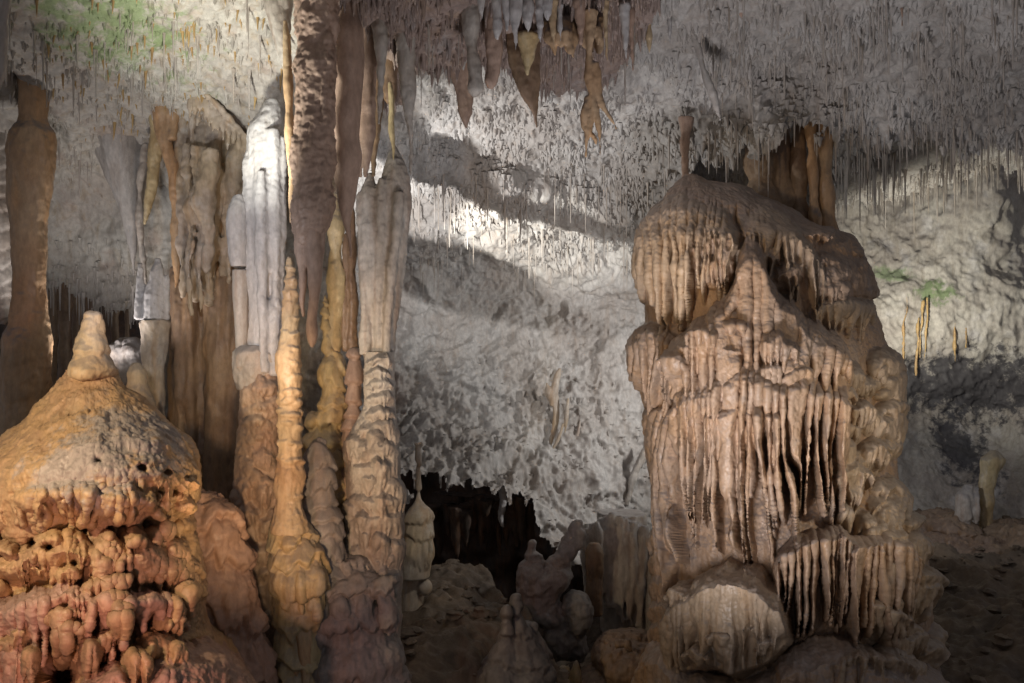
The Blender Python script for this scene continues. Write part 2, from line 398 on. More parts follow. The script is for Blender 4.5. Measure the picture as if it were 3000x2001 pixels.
# ------------------------------------------------------------------ materials
def mk(name, A, B, C=None, D=None, streak=0.35, dust=0.0, bump=0.5, sc=1.6, rough=0.52, patches=(), spec=0.4, fine=0.22, dc=(0.17, 0.165, 0.175)):
    m = bpy.data.materials.new(name); m.use_nodes = True
    nt = m.node_tree; N = nt.nodes; L = nt.links; N.clear()
    out = N.new("ShaderNodeOutputMaterial"); bs = N.new("ShaderNodeBsdfPrincipled"); L.new(bs.outputs[0], out.inputs[0])
    geo = N.new("ShaderNodeNewGeometry")
    def noise(scale, det=4, rgh=0.55, vec=None, off=0):
        t = N.new("ShaderNodeTexNoise"); t.inputs["Scale"].default_value = scale; t.inputs["Detail"].default_value = det; t.inputs["Roughness"].default_value = rgh
        mp = N.new("ShaderNodeMapping"); mp.inputs["Location"].default_value = (off, off * 2, off * 3)
        if vec: mp.inputs["Scale"].default_value = vec
        L.new(geo.outputs["Position"], mp.inputs[0]); L.new(mp.outputs[0], t.inputs["Vector"]); return t.outputs["Fac"]
    def ramp(x, a, b):
        r = N.new("ShaderNodeMapRange"); r.interpolation_type = 'SMOOTHSTEP'
        r.inputs["From Min"].default_value = a; r.inputs["From Max"].default_value = b; L.new(x, r.inputs["Value"]); return r.outputs["Result"]
    def math_(op, a, b):
        n = N.new("ShaderNodeMath"); n.operation = op; n.use_clamp = False
        for i, v in enumerate((a, b)):
            if isinstance(v, (int, float)): n.inputs[i].default_value = v
            else: L.new(v, n.inputs[i])
        return n.outputs[0]
    def mix(fac, a, b, mode='MIX'):
        n = N.new("ShaderNodeMix"); n.data_type = 'RGBA'; n.blend_type = mode
        if isinstance(fac, (int, float)): n.inputs[0].default_value = fac
        else: L.new(fac, n.inputs[0])
        for i, v in ((6, a), (7, b)):
            if isinstance(v, tuple): n.inputs[i].default_value = (*v[:3], 1)
            else: L.new(v, n.inputs[i])
        return n.outputs[2]
    c = mix(ramp(noise(sc, 5), 0.38, 0.62), A, B)
    if C: c = mix(math_('MULTIPLY', ramp(noise(1.0, 5, 0.6, (9, 9, 0.8), 3), 0.48, 0.68), streak), c, C)
    if D: c = mix(math_('MULTIPLY', ramp(noise(sc * 2.3, 6, 0.65, None, 7), 0.52, 0.7), 0.7), c, D)
    for (pt, rad, colr, st) in patches:
        v = N.new("ShaderNodeVectorMath"); v.operation = 'SUBTRACT'; L.new(geo.outputs["Position"], v.inputs[0]); v.inputs[1].default_value = tuple(pt)
        v2 = N.new("ShaderNodeVectorMath"); v2.operation = 'DIVIDE'; L.new(v.outputs[0], v2.inputs[0]); v2.inputs[1].default_value = rad
        v3 = N.new("ShaderNodeVectorMath"); v3.operation = 'LENGTH'; L.new(v2.outputs[0], v3.inputs[0])
        q = math_('ADD', v3.outputs["Value"], math_('MULTIPLY', math_('SUBTRACT', noise(4.0, 8, 0.72, None, 5), 0.5), 3.6))
        c = mix(math_('MULTIPLY', ramp(q, 1.05, 0.45), st), c, colr)
    f = noise(1.0, 7, 0.7, (20, 20, 9), 11)
    c = mix(1.0, c, mix(ramp(f, 0.3, 0.7), (1 - fine,) * 3, (1.0 + fine * 0.5,) * 3), 'MULTIPLY')
    if dust:
        sx = N.new("ShaderNodeSeparateXYZ"); L.new(geo.outputs["Normal"], sx.inputs[0])
        z = math_('ADD', sx.outputs[2], math_('MULTIPLY', math_('SUBTRACT', noise(7, 5, 0.6, None, 13), 0.5), 0.9))
        c = mix(math_('MULTIPLY', ramp(z, 0.12, 0.62), dust), c, dc)
    L.new(c, bs.inputs["Base Color"])
    rr = N.new("ShaderNodeMapRange"); L.new(noise(1.0, 5, 0.6, (6, 6, 2), 21), rr.inputs["Value"]); rr.inputs["From Min"].default_value = 0.38; rr.inputs["From Max"].default_value = 0.62
    rr.inputs["To Min"].default_value = rough - 0.20; rr.inputs["To Max"].default_value = rough + 0.18; L.new(rr.outputs["Result"], bs.inputs["Roughness"])
    bs.inputs["Specular IOR Level"].default_value = spec
    b = N.new("ShaderNodeBump"); b.inputs["Strength"].default_value = bump; b.inputs["Distance"].default_value = 0.03
    h = math_('ADD', math_('MULTIPLY', noise(1.0, 7, 0.62, (16, 16, 7), 2), 0.55), math_('MULTIPLY', noise(70, 4, 0.6, None, 4), 0.22))
    L.new(h, b.inputs["Height"]); L.new(b.outputs[0], bs.inputs["Normal"])
    return m

TAN = (0.42, 0.27, 0.155); ORANGE = (0.50, 0.28, 0.12); ROSE = (0.42, 0.30, 0.235); WHT = (0.56, 0.54, 0.52); CRM = (0.52, 0.46, 0.34)
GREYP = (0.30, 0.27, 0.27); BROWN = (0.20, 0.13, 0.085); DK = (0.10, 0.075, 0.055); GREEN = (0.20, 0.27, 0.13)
M = {}
M['ceil_left'] = mk("left_ceiling_limestone", (0.50, 0.48, 0.43), (0.40, 0.37, 0.33), (0.34, 0.26, 0.16), (0.36, 0.29, 0.24), 0.45, 0, 0.7, 1.3, 0.7,
    patches=[(P(330, 110, 7.6), (0.75, 0.9, 0.42), (0.20, 0.27, 0.12), 0.85), (P(470, 210, 8.0), (0.4, 0.8, 0.3), (0.22, 0.28, 0.13), 0.75)])
M['ceil'] = mk("ceiling_limestone", (0.40, 0.375, 0.35), (0.475, 0.46, 0.44), (0.33, 0.27, 0.22), None, 0.4, 0, 0.7, 1.1, 0.75)
M['ledge'] = mk("shaded_ledge_limestone", (0.32, 0.25, 0.22), (0.27, 0.21, 0.185), (0.36, 0.25, 0.16), (0.38, 0.35, 0.34), 0.4, 0, 0.6, 1.8)  # brown stands in for the ledge lying outside the white lamp's light
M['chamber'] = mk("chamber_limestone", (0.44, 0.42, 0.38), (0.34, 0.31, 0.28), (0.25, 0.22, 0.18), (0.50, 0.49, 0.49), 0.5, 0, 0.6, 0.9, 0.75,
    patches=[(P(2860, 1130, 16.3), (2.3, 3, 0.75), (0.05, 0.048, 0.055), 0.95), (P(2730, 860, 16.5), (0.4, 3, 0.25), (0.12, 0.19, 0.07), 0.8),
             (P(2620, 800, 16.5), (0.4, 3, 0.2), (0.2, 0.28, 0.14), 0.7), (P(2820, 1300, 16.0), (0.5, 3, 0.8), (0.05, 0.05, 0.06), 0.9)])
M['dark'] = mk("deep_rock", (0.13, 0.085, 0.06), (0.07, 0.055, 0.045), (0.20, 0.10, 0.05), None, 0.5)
M['floor'] = mk("cave_floor_mud", (0.17, 0.125, 0.085), (0.11, 0.085, 0.062), None, (0.24, 0.19, 0.14), 0.2, 0, 0.8, 1.2, 0.6)
M['tan'] = mk("tan_flowstone", TAN, (0.46, 0.33, 0.21), ORANGE, None, 0.5, 0.75, 0.35)
M['rose'] = mk("rose_brown_calcite", ROSE, (0.38, 0.27, 0.21), (0.30, 0.19, 0.135), None, 0.5, 0.2, 0.5, 2.5)
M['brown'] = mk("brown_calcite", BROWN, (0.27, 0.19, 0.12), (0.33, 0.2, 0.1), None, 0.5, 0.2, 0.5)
M['foot'] = mk("foot_calcite", (0.46, 0.35, 0.26), (0.42, 0.29, 0.21), (0.36, 0.22, 0.15), None, 0.4, 0.3, 0.4)
M['tancream'] = mk("tan_cream_calcite", (0.45, 0.36, 0.25), (0.40, 0.34, 0.28), (0.42, 0.26, 0.13), (0.5, 0.47, 0.42), 0.5, 0.2, 0.4)
M['darkgrey'] = mk("dark_grey_calcite", (0.13, 0.12, 0.115), (0.17, 0.15, 0.14), (0.12, 0.09, 0.07), None, 0.4, 0.2, 0.5)
M['white'] = mk("white_calcite", WHT, (0.48, 0.47, 0.47), (0.42, 0.36, 0.30), None, 0.35, 0.6, 0.5, dc=(0.25, 0.24, 0.25))
M['pale'] = mk("pale_calcite", (0.46, 0.43, 0.39), (0.40, 0.35, 0.30), (0.34, 0.24, 0.18), None, 0.5, 0.6, 0.5)
M['orange'] = mk("orange_calcite", (0.50, 0.34, 0.20), (0.50, 0.39, 0.25), (0.42, 0.25, 0.12), None, 0.4, 0.5, 0.4)
M['yellow'] = mk("yellow_cream_calcite", (0.52, 0.42, 0.24), (0.46, 0.34, 0.18), (0.48, 0.44, 0.36), None, 0.4, 0.5, 0.5)
M['mound'] = mk("mound_flowstone", (0.44, 0.29, 0.15), (0.38, 0.25, 0.15), (0.46, 0.34, 0.2), (0.33, 0.21, 0.13), 0.4, 0.0, 0.5,
    patches=[(P(300, 1330, 5.9), (0.55, 1.2, 0.35), (0.30, 0.29, 0.30), 0.75)])
M['pink'] = mk("lamp_pink_flowstone", (0.40, 0.26, 0.20), (0.46, 0.29, 0.20), (0.36, 0.2, 0.13), None, 0.4, 0.15, 0.5)  # pink tint of the low warm lamp put into the colour
M['grey'] = mk("grey_flowstone", (0.26, 0.24, 0.23), (0.32, 0.29, 0.27), (0.3, 0.2, 0.12), None, 0.3, 0.3, 0.7)
M['massif'] = mk("massif_flowstone", (0.43, 0.29, 0.19), (0.40, 0.29, 0.21), (0.44, 0.27, 0.14), (0.38, 0.31, 0.26), 0.5, 0.55, 0.35, 1.8, dc=(0.22, 0.205, 0.205))
M['massifc'] = mk("massif_curtain", (0.42, 0.26, 0.16), (0.44, 0.30, 0.20), (0.46, 0.24, 0.10), (0.38, 0.30, 0.25), 0.55, 0.85, 0.3, 1.8)
M['massify'] = mk("massif_cream_flowstone", (0.48, 0.36, 0.245), (0.43, 0.33, 0.24), (0.48, 0.31, 0.17), None, 0.5, 0.5, 0.3, 1.8, dc=(0.24, 0.22, 0.21))
M['straw'] = mk("straw_calcite", (0.50, 0.46, 0.42), (0.42, 0.38, 0.34), (0.38, 0.28, 0.17), None, 0.3, 0, 0.1)
M['ochre'] = mk("ochre_straw", (0.46, 0.32, 0.14), (0.40, 0.26, 0.12), None, None, 0.3, 0, 0.1)

# ------------------------------------------------------------------ shell sheets
class Shell:
    def __init__(s, ctrl, lam=0.0):
        c = np.array(ctrl, float); s.X = c[:, :2] / 1000.0; y = 1.0 / c[:, 2]; n = len(c)
        def k(r): return np.where(r > 1e-9, r * r * np.log(r + 1e-12), 0)
        s.k = k
        K = k(np.linalg.norm(s.X[:, None] - s.X[None], axis=2)) + lam * np.eye(n)
        Pm = np.concatenate([np.ones((n, 1)), s.X], 1)
        A = np.block([[K, Pm], [Pm.T, np.zeros((3, 3))]])
        sol = np.linalg.solve(A, np.concatenate([y, np.zeros(3)])); s.w = sol[:n]; s.c = sol[n:]
    def d(s, px, py):
        X = np.stack([np.ravel(px), np.ravel(py)], 1) / 1000.0
        o = np.empty(len(X))
        for i in range(0, len(X), 100000):
            x = X[i:i + 100000]
            o[i:i + 100000] = s.k(np.linalg.norm(x[:, None] - s.X[None], axis=2)) @ s.w + s.c[0] + x @ s.c[1:]
        return 1 / np.clip(o, 1 / 24., 1 / 4.0)
    def sheet(s, name, x0, x1, y0, y1, step, m, D, keep=None, seed=1, extra=None, label=None, post=None, **kw):
        nx = int((x1 - x0) / step) + 1; ny = int((y1 - y0) / step) + 1
        gx, gy = np.meshgrid(np.linspace(x0, x1, nx), np.linspace(y0, y1, ny)); px = gx.ravel(); py = gy.ravel()
        d = s.d(px, py)
        if extra is not None: d = d + extra(px, py)
        V = np.stack([(px - 1500) / F * d, d, (1000.5 - py) / F * d], 1)
        idx = np.arange(nx * ny).reshape(ny, nx)
        Q = np.stack([idx[:-1, :-1], idx[1:, :-1], idx[1:, 1:], idx[:-1, 1:]], -1).reshape(-1, 4)
        if keep is not None:
            ok = keep(px, py); Q = Q[ok[Q].all(1)]
            used = np.zeros(len(V), bool); used[Q.ravel()] = True
            mp = np.cumsum(used) - 1; V = V[used]; Q = mp[Q]
        me = mesh_np(name, V, Q)
        N_ = normals(me)
        V2 = displace(V, N_, D, seed)
        if post is not None: V2 = post(V2)
        o = finish(name, me, V2, m, label=label, kind='structure', **kw)
        return V2, N_

def nz(px, py, f, s):                      # 2-d noise in pixel space for ragged borders of sheets
    return pn(np.stack([px / f, py / f, np.zeros_like(px)], 1) + 0.37, s)
def edge(pts):
    a = np.array(pts, float); return lambda x: np.interp(x, a[:, 0], a[:, 1])

ctrl = []
for x in (900, 1300, 1700, 2300, 2900, 3500):
    ctrl += [(x, -500, 5.6), (x, 0, 8.3), (x, 200, 9.8)]
ctrl += [(1000, 400, 10.6), (1200, 420, 11.2), (1500, 430, 11.7), (1800, 430, 11.8), (2050, 430, 10.7), (2300, 420, 9.85), (2600, 420, 10.7), (3000, 420, 11.6), (3500, 420, 11.8),
         (1000, 620, 12.4), (1250, 620, 12.7), (1500, 640, 13.2), (1800, 650, 13.6), (2100, 650, 13.2),
         (1100, 760, 13.6), (1500, 760, 14.3), (1800, 780, 14.6), (2100, 800, 14.6),
         (1100, 1000, 14.2), (1500, 1000, 14.8), (1900, 1000, 14.8), (2200, 1000, 14.8),
         (1100, 1300, 13.9), (1500, 1300, 14.3), (1900, 1300, 14.6), (2200, 1300, 14.6), (1100, 1550, 13.0), (1500, 1550, 13.2), (1900, 1650, 14.2), (2200, 1700, 14.2)]
S1 = Shell(ctrl)
e1 = edge([(900, 1500), (1180, 1440), (1260, 1450), (1400, 1480), (1500, 1470), (1570, 1550), (1620, 1640), (1700, 1660), (1800, 1690), (1930, 1700), (2010, 1700), (2040, 470), (2150, 440), (2300, 400), (2600, 400), (3600, 405)])
def keep1(px, py):
    return py < e1(px) + 95 * nz(px, py * 0.4, 62, 3) + 50 * nz(px, py * 0.4, 17, 4)
def lowwall(V):
    return sst(0.1, -0.5, V[:, 2]) * sst(2.6, 1.2, V[:, 0])
def lowleft(V):
    return sst(2.2, 1.3, V[:, 2])
def wall(V):
    return sst(1.4, 0.8, V[:, 2]) * sst(2.6, 1.2, V[:, 0])
def ridge(px, py):                         # ridges added to the centre ceiling to cast shadow bands: (line, depth pull towards the viewer)
    r = 0
    for (x0, y0, x1, y1, wd, am) in ((1180, 470, 2000, 690, 60, -0.45), (1180, 620, 1960, 860, 45, -0.25), (1180, 300, 1700, 400, 50, -0.2)):
        yy = y0 + (y1 - y0) * (px - x0) / (x1 - x0)
        t = (py - yy) / wd
        r = r + am * np.exp(-t * t) * sst(x0 - 200, x0 + 100, px) * sst(x1 + 100, x1 - 200, px)
    return r
V1, N1 = S1.sheet("ceiling", 1000, 3500, -450, 1760, 3.6, M['ceil'],
    [('fb', 0.8, 0.26), ('ri', 1.7, 0.20), ('ri', 4.5, 0.10), ('wo', 7.0, 0.05, 0.6), ('ri', 11, 0.06), ('ri', 26, 0.018), ('ri', 1.2, 0.25, 1.0, lowwall), ('dg', 3.0, 0.12, 1.0, wall), ('dg', 7.5, 0.05, 1.0, wall), ('te', 1.6, 0.07, 1.0, lowwall), ('ri', 16, 0.012, 1.0, lowwall)], keep1, 11, ridge,
    label="white crusted limestone ceiling and back wall of the cave")
# second ceiling step, further in, on the right
S2 = Shell([(1900, 330, 12.0), (2400, 330, 11.8), (3000, 330, 12.0), (3500, 330, 12.2), (1900, 620, 15.2), (2400, 610, 15.4), (3000, 520, 15.6), (3500, 480, 15.8), (2600, 470, 13.5), (2600, 540, 14.6)])
e2 = edge([(1900, 640), (2450, 600), (2600, 590), (2700, 560), (2800, 530), (2900, 500), (3000, 490), (3500, 470)])
V2, N2 = S2.sheet("ceiling", 1950, 3500, 340, 660, 3.8, M['ceil'], [('fb', 0.9, 0.12), ('ri', 5, 0.05), ('wo', 9, 0.05, 0.6), ('ri', 24, 0.02)],
    lambda px, py: py < e2(px) + 26 * nz(px, py, 40, 7) + 14 * nz(px, py, 12, 8), 12, label="grey far part of the ceiling above the side chamber")
# brown ledge in front of the centre ceiling
S3 = Shell([(1100, -500, 5.0), (1900, -500, 5.0), (1100, 0, 7.2), (1500, 0, 7.3), (1900, 0, 7.5), (1100, 180, 8.2), (1500, 200, 8.4), (1900, 200, 9.2), (1100, 300, 8.7), (1500, 300, 8.9), (1900, 300, 10.2)])
e3 = edge([(1000, 330), (1190, 310), (1225, 215), (1300, 190), (1400, 205), (1480, 185), (1560, 250), (1640, 280), (1730, 262), (1790, 215), (1860, 140), (1920, 70), (1950, -100)])
V3, N3 = S3.sheet("ceiling", 1000, 1960, -450, 360, 3.6, M['ledge'], [('fb', 1.3, 0.12), ('fl', 5, 0.06, 0.25), ('ri', 12, 0.03, 0.5), ('fb', 24, 0.012)],
    lambda px, py: py < e3(px) + 36 * nz(px, py * 0.2, 22, 9) + 22 * nz(px, py, 60, 8), 13, label="shade-browned ceiling ledge fringed with stalactites")
# left ceiling and wall
ctrl = [(x, -500, 5.2) for x in (-500, 200, 900)] + [(-500, 0, 7.2), (200, 0, 7.4), (600, 0, 7.6), (900, 0, 7.9), (1100, 0, 8.0),
        (-500, 250, 8.2), (200, 250, 8.6), (600, 250, 8.8), (850, 250, 8.7), (1100, 250, 8.8),
        (-500, 450, 9.2), (0, 450, 9.6), (250, 430, 9.9), (500, 420, 9.9), (800, 450, 9.6), (1100, 450, 9.8),
        (-500, 800, 10.6), (0, 800, 10.6), (300, 800, 10.9), (600, 800, 10.6), (1000, 800, 11), (0, 1300, 11), (600, 1300, 10.8), (1000, 1300, 11.2)]
S4 = Shell(ctrl)
e4 = edge([(-500, 830), (120, 830), (200, 845), (250, 860), (290, 920), (400, 930), (440, 950), (455, 1500), (1100, 1500)])
def crack(px, py):                         # the slab step on the far left
    yy = 165 + (px - 25) * 1.08
    t = (py - yy)
    return 0.35 * sst(0, 14, t) * sst(150, 40, t) * sst(10, 40, px) * sst(215, 170, px)
V4, N4 = S4.sheet("ceiling", -500, 1100, -450, 1500, 3.8, M['ceil_left'], [('fb', 0.8, 0.16), ('ri', 3.0, 0.07), ('fb', 8, 0.05), ('ri', 20, 0.02), ('fl', 5, 0.03, 0.4), ('fl', 1.8, 0.22, 0.22, lowleft), ('fl', 4.5, 0.08, 0.15, lowleft)],
    lambda px, py: ((px < 1012) | (py < 420)) & (py < e4(px) + 40 * nz(px, py * 0.3, 26, 5) + 22 * nz(px, py * .3, 9, 6)), 14, crack, label="lit cream ceiling and draped wall on the left with a green algae patch")
# right chamber wall
S5 = Shell([(2300, 350, 17), (2700, 350, 17), (3100, 350, 17), (3600, 350, 16.5), (2300, 700, 16.8), (2600, 700, 17.2), (2830, 640, 16.2), (2900, 620, 16.0), (3050, 700, 17), (3600, 700, 16),
            (2300, 1000, 16.2), (2700, 1000, 16.2), (3100, 900, 15.8), (3600, 1000, 15.5), (2700, 1200, 16.6), (2900, 1200, 16.6), (3300, 1200, 15.5), (2400, 1450, 15.6), (2700, 1500, 15.4), (3000, 1500, 15), (3500, 1500, 14.6), (2400, 1800, 14.6), (3000, 1750, 14.4), (3500, 1750, 14)])
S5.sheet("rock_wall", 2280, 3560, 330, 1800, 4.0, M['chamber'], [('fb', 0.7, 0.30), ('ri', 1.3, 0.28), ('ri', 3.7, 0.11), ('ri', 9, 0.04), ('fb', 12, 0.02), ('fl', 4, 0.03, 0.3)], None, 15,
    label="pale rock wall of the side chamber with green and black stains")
# deep dark rock behind everything
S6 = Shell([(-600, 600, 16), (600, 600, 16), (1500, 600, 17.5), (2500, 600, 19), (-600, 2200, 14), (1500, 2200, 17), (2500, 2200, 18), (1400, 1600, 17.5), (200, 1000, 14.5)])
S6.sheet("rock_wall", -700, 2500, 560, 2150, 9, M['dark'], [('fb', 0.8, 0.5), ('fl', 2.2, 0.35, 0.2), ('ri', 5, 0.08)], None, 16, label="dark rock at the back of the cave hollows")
# floor
def floor():
    nx, ny = 620, 520
    gx, gy = np.meshgrid(np.linspace(-9, 12, nx), np.linspace(3.2, 19, ny)); x = gx.ravel(); y = gy.ravel()
    left = sst(4.0, 1.0, x)
    z = np.full(len(x), -3.55) - 0.05 * (1 - left)
    z += left * (0.10 * (y - 8) * (y < 12) + 0.4 * (y >= 12)) - left * 0.9 * sst(11.6, 13.4, y)
    z += 0.35 * sst(-1.2, -0.2, x) * sst(2.2, 0.6, x) * sst(12, 9.5, y) * 0
    z += (1 - left) * 0.08 * (y - 9)
    pxs = x / y * F + 1500
    pit = sst(-60, 90, pxs - (1510 + (11.0 - y) * 95) + 110 * fbm(np.stack([x, y, x * 0], 1) * 0.9, 3, 31)) * sst(2350, 2150, pxs) * sst(7.5, 9.0, y)
    z -= 1.35 * pit
    V = np.stack([x, y, z], 1)
    V[:, 2] += 0.40 * fbm(V * 0.55, 3, 5) + 0.30 * (0.4 - np.abs(fbm(V * 1.3, 3, 6))) + 0.16 * (0.4 - np.abs(fbm(V * 3.1, 3, 8))) + 0.05 * fbm(V * 8, 3, 7)
    V[:, 2] += 0.05 * np.clip(0.5 - worley(V * np.array([4.5, 4.5, 0.2]), 9), 0, 1)
    idx = np.arange(nx * ny).reshape(ny, nx)
    Q = np.stack([idx[:-1, :-1], idx[:-1, 1:], idx[1:, 1:], idx[1:, :-1]], -1).reshape(-1, 4)
    me = mesh_np("floor", V, Q); global FV; FV = V; finish("floor", me, V, M['floor'], kind='structure', label="brown muddy cave floor sloping down to the hollow")
floor()
print("shell", round(time.time() - T0, 1))

# ------------------------------------------------------------------ formations
STD = [('fb', 3.0, 0.035), ('fl', 7, 0.022, 0.2), ('ri', 13, 0.012, 0.5), ('fb', 22, 0.008)]
RING = [('fb', 3.0, 0.02), ('te', 5.5, 0.045), ('fb', 20, 0.008)]

# --- far left columns
f = Fuse(21)
f.tube(8.6, [(104, 180, 50), (102, 290, 38), (100, 345, 38), (94, 390, 58), (92, 430, 62), (90, 520, 58), (85, 600, 52), (86, 690, 46), (84, 760, 44), (86, 850, 45), (84, 950, 50), (80, 990, 62), (76, 1090, 66), (70, 1180, 62), (55, 1290, 55), (55, 1600, 80), (55, 2000, 120)], 20)
f.tube(8.52, [(125, 400, 14), (122, 480, 16), (116, 560, 14), (112, 640, 9)], 8)
f.build("limestone_column", M['tan'], STD + [('wo', 6, 0.015, 0.5)], 0.014, label="tall tan column with a dark capital behind the orange mound", cat="column")
f = Fuse(22)
f.tube(9.3, [(-30, 300, 70), (-20, 500, 52), (-15, 700, 46), (-10, 800, 44), (5, 900, 28), (10, 950, 14)], 16)
f.build("stalactite", M['pale'], STD + [('te', 6, 0.02)], 0.015, label="grey ribbed stalactite cut by the left picture edge", cat="stalactite", base='top')
f = Fuse(23)
f.tube(5.0, [(-60, -400, 60), (-30, -100, 55), (-22, 100, 42), (-24, 220, 30), (-30, 300, 8)], 14)
f.build("stalactite", M['pale'], STD, 0.012, label="rough stalactite hanging at the upper left corner", cat="stalactite", base='top')

# --- left drapes and stalactites
def stal(name, d, tubes, m, label, seed, D=STD, cat="stalactite", group=None, voxel=0.014, sq=1.0, wob=0.02, base='top', smooth=3, n=12):
    f = Fuse(seed)
    for t in tubes: f.tube(d, t, n, sq, wob)
    return f.build(name, M[m], D, voxel, smooth, label=label, cat=cat, group=group, base=base)
f = Fuse(24)
f.curtain(9.95, [(240, 320), (430, 320)], [(372, 640), (410, 660)], 9, 0.05, 0.9, 0, 20, 1.0, 0.7)
f.tube(9.9, [(335, 320, 70), (345, 400, 60), (360, 480, 48), (372, 580, 34), (384, 680, 18), (390, 760, 9), (393, 822, 3)], 14)
f.build("stalactite", M['ceil'], [('fb', 3, 0.02), ('fl', 6, 0.02, 0.15)], 0.016, 5, label="broad purple-grey drapery cone tapering to a thin tip", cat="stalactite", base='top')
stal("stalactite", 9.4, [[(474, 250, 16), (464, 380, 20), (455, 460, 19), (445, 540, 16), (432, 610, 11), (425, 656, 3)]], 'yellow', "short orange-tipped stalactite right of the grey drapery cone", 25)
stal("stalactite", 9.55, [[(425, 420, 10), (412, 560, 9), (410, 650, 9), (416, 740, 8), (424, 810, 6), (428, 850, 2)]], 'pale', "long thin curved stalactite above the broken white stalagmite", 26)
stal("stalactite", 9.3, [[(490, 215, 20, .1), (482, 320, 24), (470, 390, 20), (490, 440, 22), (504, 510, 17), (512, 600, 13), (514, 700, 11), (512, 800, 8), (510, 845, 3)],
                         [(548, 215, 10), (515, 330, 12), (498, 410, 14)]], 'tan', "bent knobbly tan stalactite along the edge of the drapery arch", 27, wob=0.05)
# arch shaped curtain
f = Fuse(28)
f.curtain(9.3, [(525, 330), (560, 240), (640, 290), (735, 400)], [(520, 860), (560, 880), (620, 850), (690, 800)], 12, 0.0, 0.9, 4, 60, 1.0, 0.5, 0.05)
f.curtain(9.0, [(540, 420), (640, 440)], [(545, 870), (625, 850)], 7, 0.0, 0.6, 3, 60, 1.1, 0.4, 0.06, layers=1)
f.tube(8.95, [(620, 440, 24), (612, 520, 30), (600, 600, 26), (612, 680, 16), (606, 770, 12), (606, 800, 5)], 10, 1, .05)
f.tube(9.25, [(566, 290, 16), (562, 380, 10), (556, 440, 6), (552, 480, 3)], 8)
f.tube(9.2, [(590, 290, 12), (582, 340, 8), (578, 370, 3)], 8)
f.tube(9.2, [(610, 300, 10), (604, 335, 7), (600, 350, 3)], 8)
f.tube(9.3, [(720, 400, 26), (690, 460, 28), (680, 540, 24), (672, 600, 12)], 10, 1, .03)
f.tube(8.95, [(545, 258, 10), (600, 276, 9), (650, 322, 9, .05), (700, 375, 11, .2), (738, 430, 13, .4)], 8, 1, .03)
for q in range(13):
    u = (q + .5) / 13; x = 550 + 185 * u; y = 258 + 172 * u ** 1.3; f.tube(8.97 + .35 * u * u, [(x, y, 8), (x - 1, y + f.rng.uniform(15, 35), 6), (x - 3, y + f.rng.uniform(40, 90), 2)], 7, 1, .02)
f.build("drapery_curtain", M['tancream'], [('fb', 4, 0.05), ('wo', 9, 0.03, 0.5), ('fb', 16, 0.015)], 0.015, 2, label="arch-shaped tan drapery curtain hanging left of the white column", cat="curtain", base='top')
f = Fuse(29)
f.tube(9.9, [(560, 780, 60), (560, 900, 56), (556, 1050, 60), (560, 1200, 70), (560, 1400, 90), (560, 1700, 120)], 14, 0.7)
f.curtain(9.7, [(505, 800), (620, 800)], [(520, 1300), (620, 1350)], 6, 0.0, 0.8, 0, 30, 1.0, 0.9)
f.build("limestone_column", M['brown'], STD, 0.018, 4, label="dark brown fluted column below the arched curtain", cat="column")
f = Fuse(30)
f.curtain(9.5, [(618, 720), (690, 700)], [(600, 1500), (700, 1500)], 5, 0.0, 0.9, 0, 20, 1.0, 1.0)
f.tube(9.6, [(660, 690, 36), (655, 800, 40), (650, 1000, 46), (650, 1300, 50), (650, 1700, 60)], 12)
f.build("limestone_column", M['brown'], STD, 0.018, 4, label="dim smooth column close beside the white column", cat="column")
# broken white stalactite
root = thing("broken_column", tuple(P(450, 930, 9.0)), "broken white column with a crack and a pale yellow tapering lower half", "broken column")
f = Fuse(31)
f.tube(9.0, [(410, 770, 6), (412, 840, 14), (416, 900, 22), (416, 936, 26)], 10)
f.tube(9.0, [(464, 755, 7), (462, 800, 20), (456, 850, 30), (456, 936, 36)], 12)
f.tube(9.0, [(492, 800, 5), (488, 860, 10), (486, 934, 14)], 8)
f.build("upper_half", M['white'], [('fb', 5, 0.02), ('fb', 20, 0.01)], 0.012, parent=root)
f = Fuse(32)
f.tube(9.0, [(430, 945, 24), (434, 1000, 20), (438, 1080, 17), (440, 1130, 13), (446, 1164, 3)], 10)
f.tube(9.0, [(470, 945, 26), (466, 1020, 22), (462, 1100, 17), (464, 1150, 15), (472, 1200, 10), (478, 1240, 4)], 10)
f.tube(9.0, [(452, 938, 40), (450, 950, 36), (446, 1000, 16)], 12)
f.build("lower_half", M['tancream'], STD, 0.012, parent=root)
# more shapes in the left hollow
stal("stalagmite", 8.2, [[(398, 1062, 8), (400, 1090, 26), (402, 1140, 34), (406, 1200, 40), (410, 1400, 60)]], 'orange', "small rounded orange stalagmite behind the mound", 33, base=None, cat="stalagmite")
stal("stalagmite", 9.6, [[(375, 990, 20), (380, 1020, 50), (385, 1080, 66), (390, 1200, 70), (390, 1500, 90)]], 'grey', "low dark grey boulder-like stalagmite in the left hollow", 34, base=None, cat="stalagmite", D=[('wo', 5, 0.06), ('fb', 12, 0.03)])
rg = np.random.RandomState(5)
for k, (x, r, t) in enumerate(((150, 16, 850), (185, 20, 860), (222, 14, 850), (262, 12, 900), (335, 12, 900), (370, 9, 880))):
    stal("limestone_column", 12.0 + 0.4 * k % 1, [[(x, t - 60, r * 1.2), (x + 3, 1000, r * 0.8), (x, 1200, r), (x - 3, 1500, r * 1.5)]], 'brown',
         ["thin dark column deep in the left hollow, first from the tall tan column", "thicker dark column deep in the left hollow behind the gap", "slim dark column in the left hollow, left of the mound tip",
          "slim dark column in the left hollow, just right of the mound tip", "dark column in the hollow left of the broken white column", "thinnest dark column in the hollow beside the broken white column"][k], 35 + k, base=None, cat="column", group="dark columns in the left hollow", voxel=0.02)

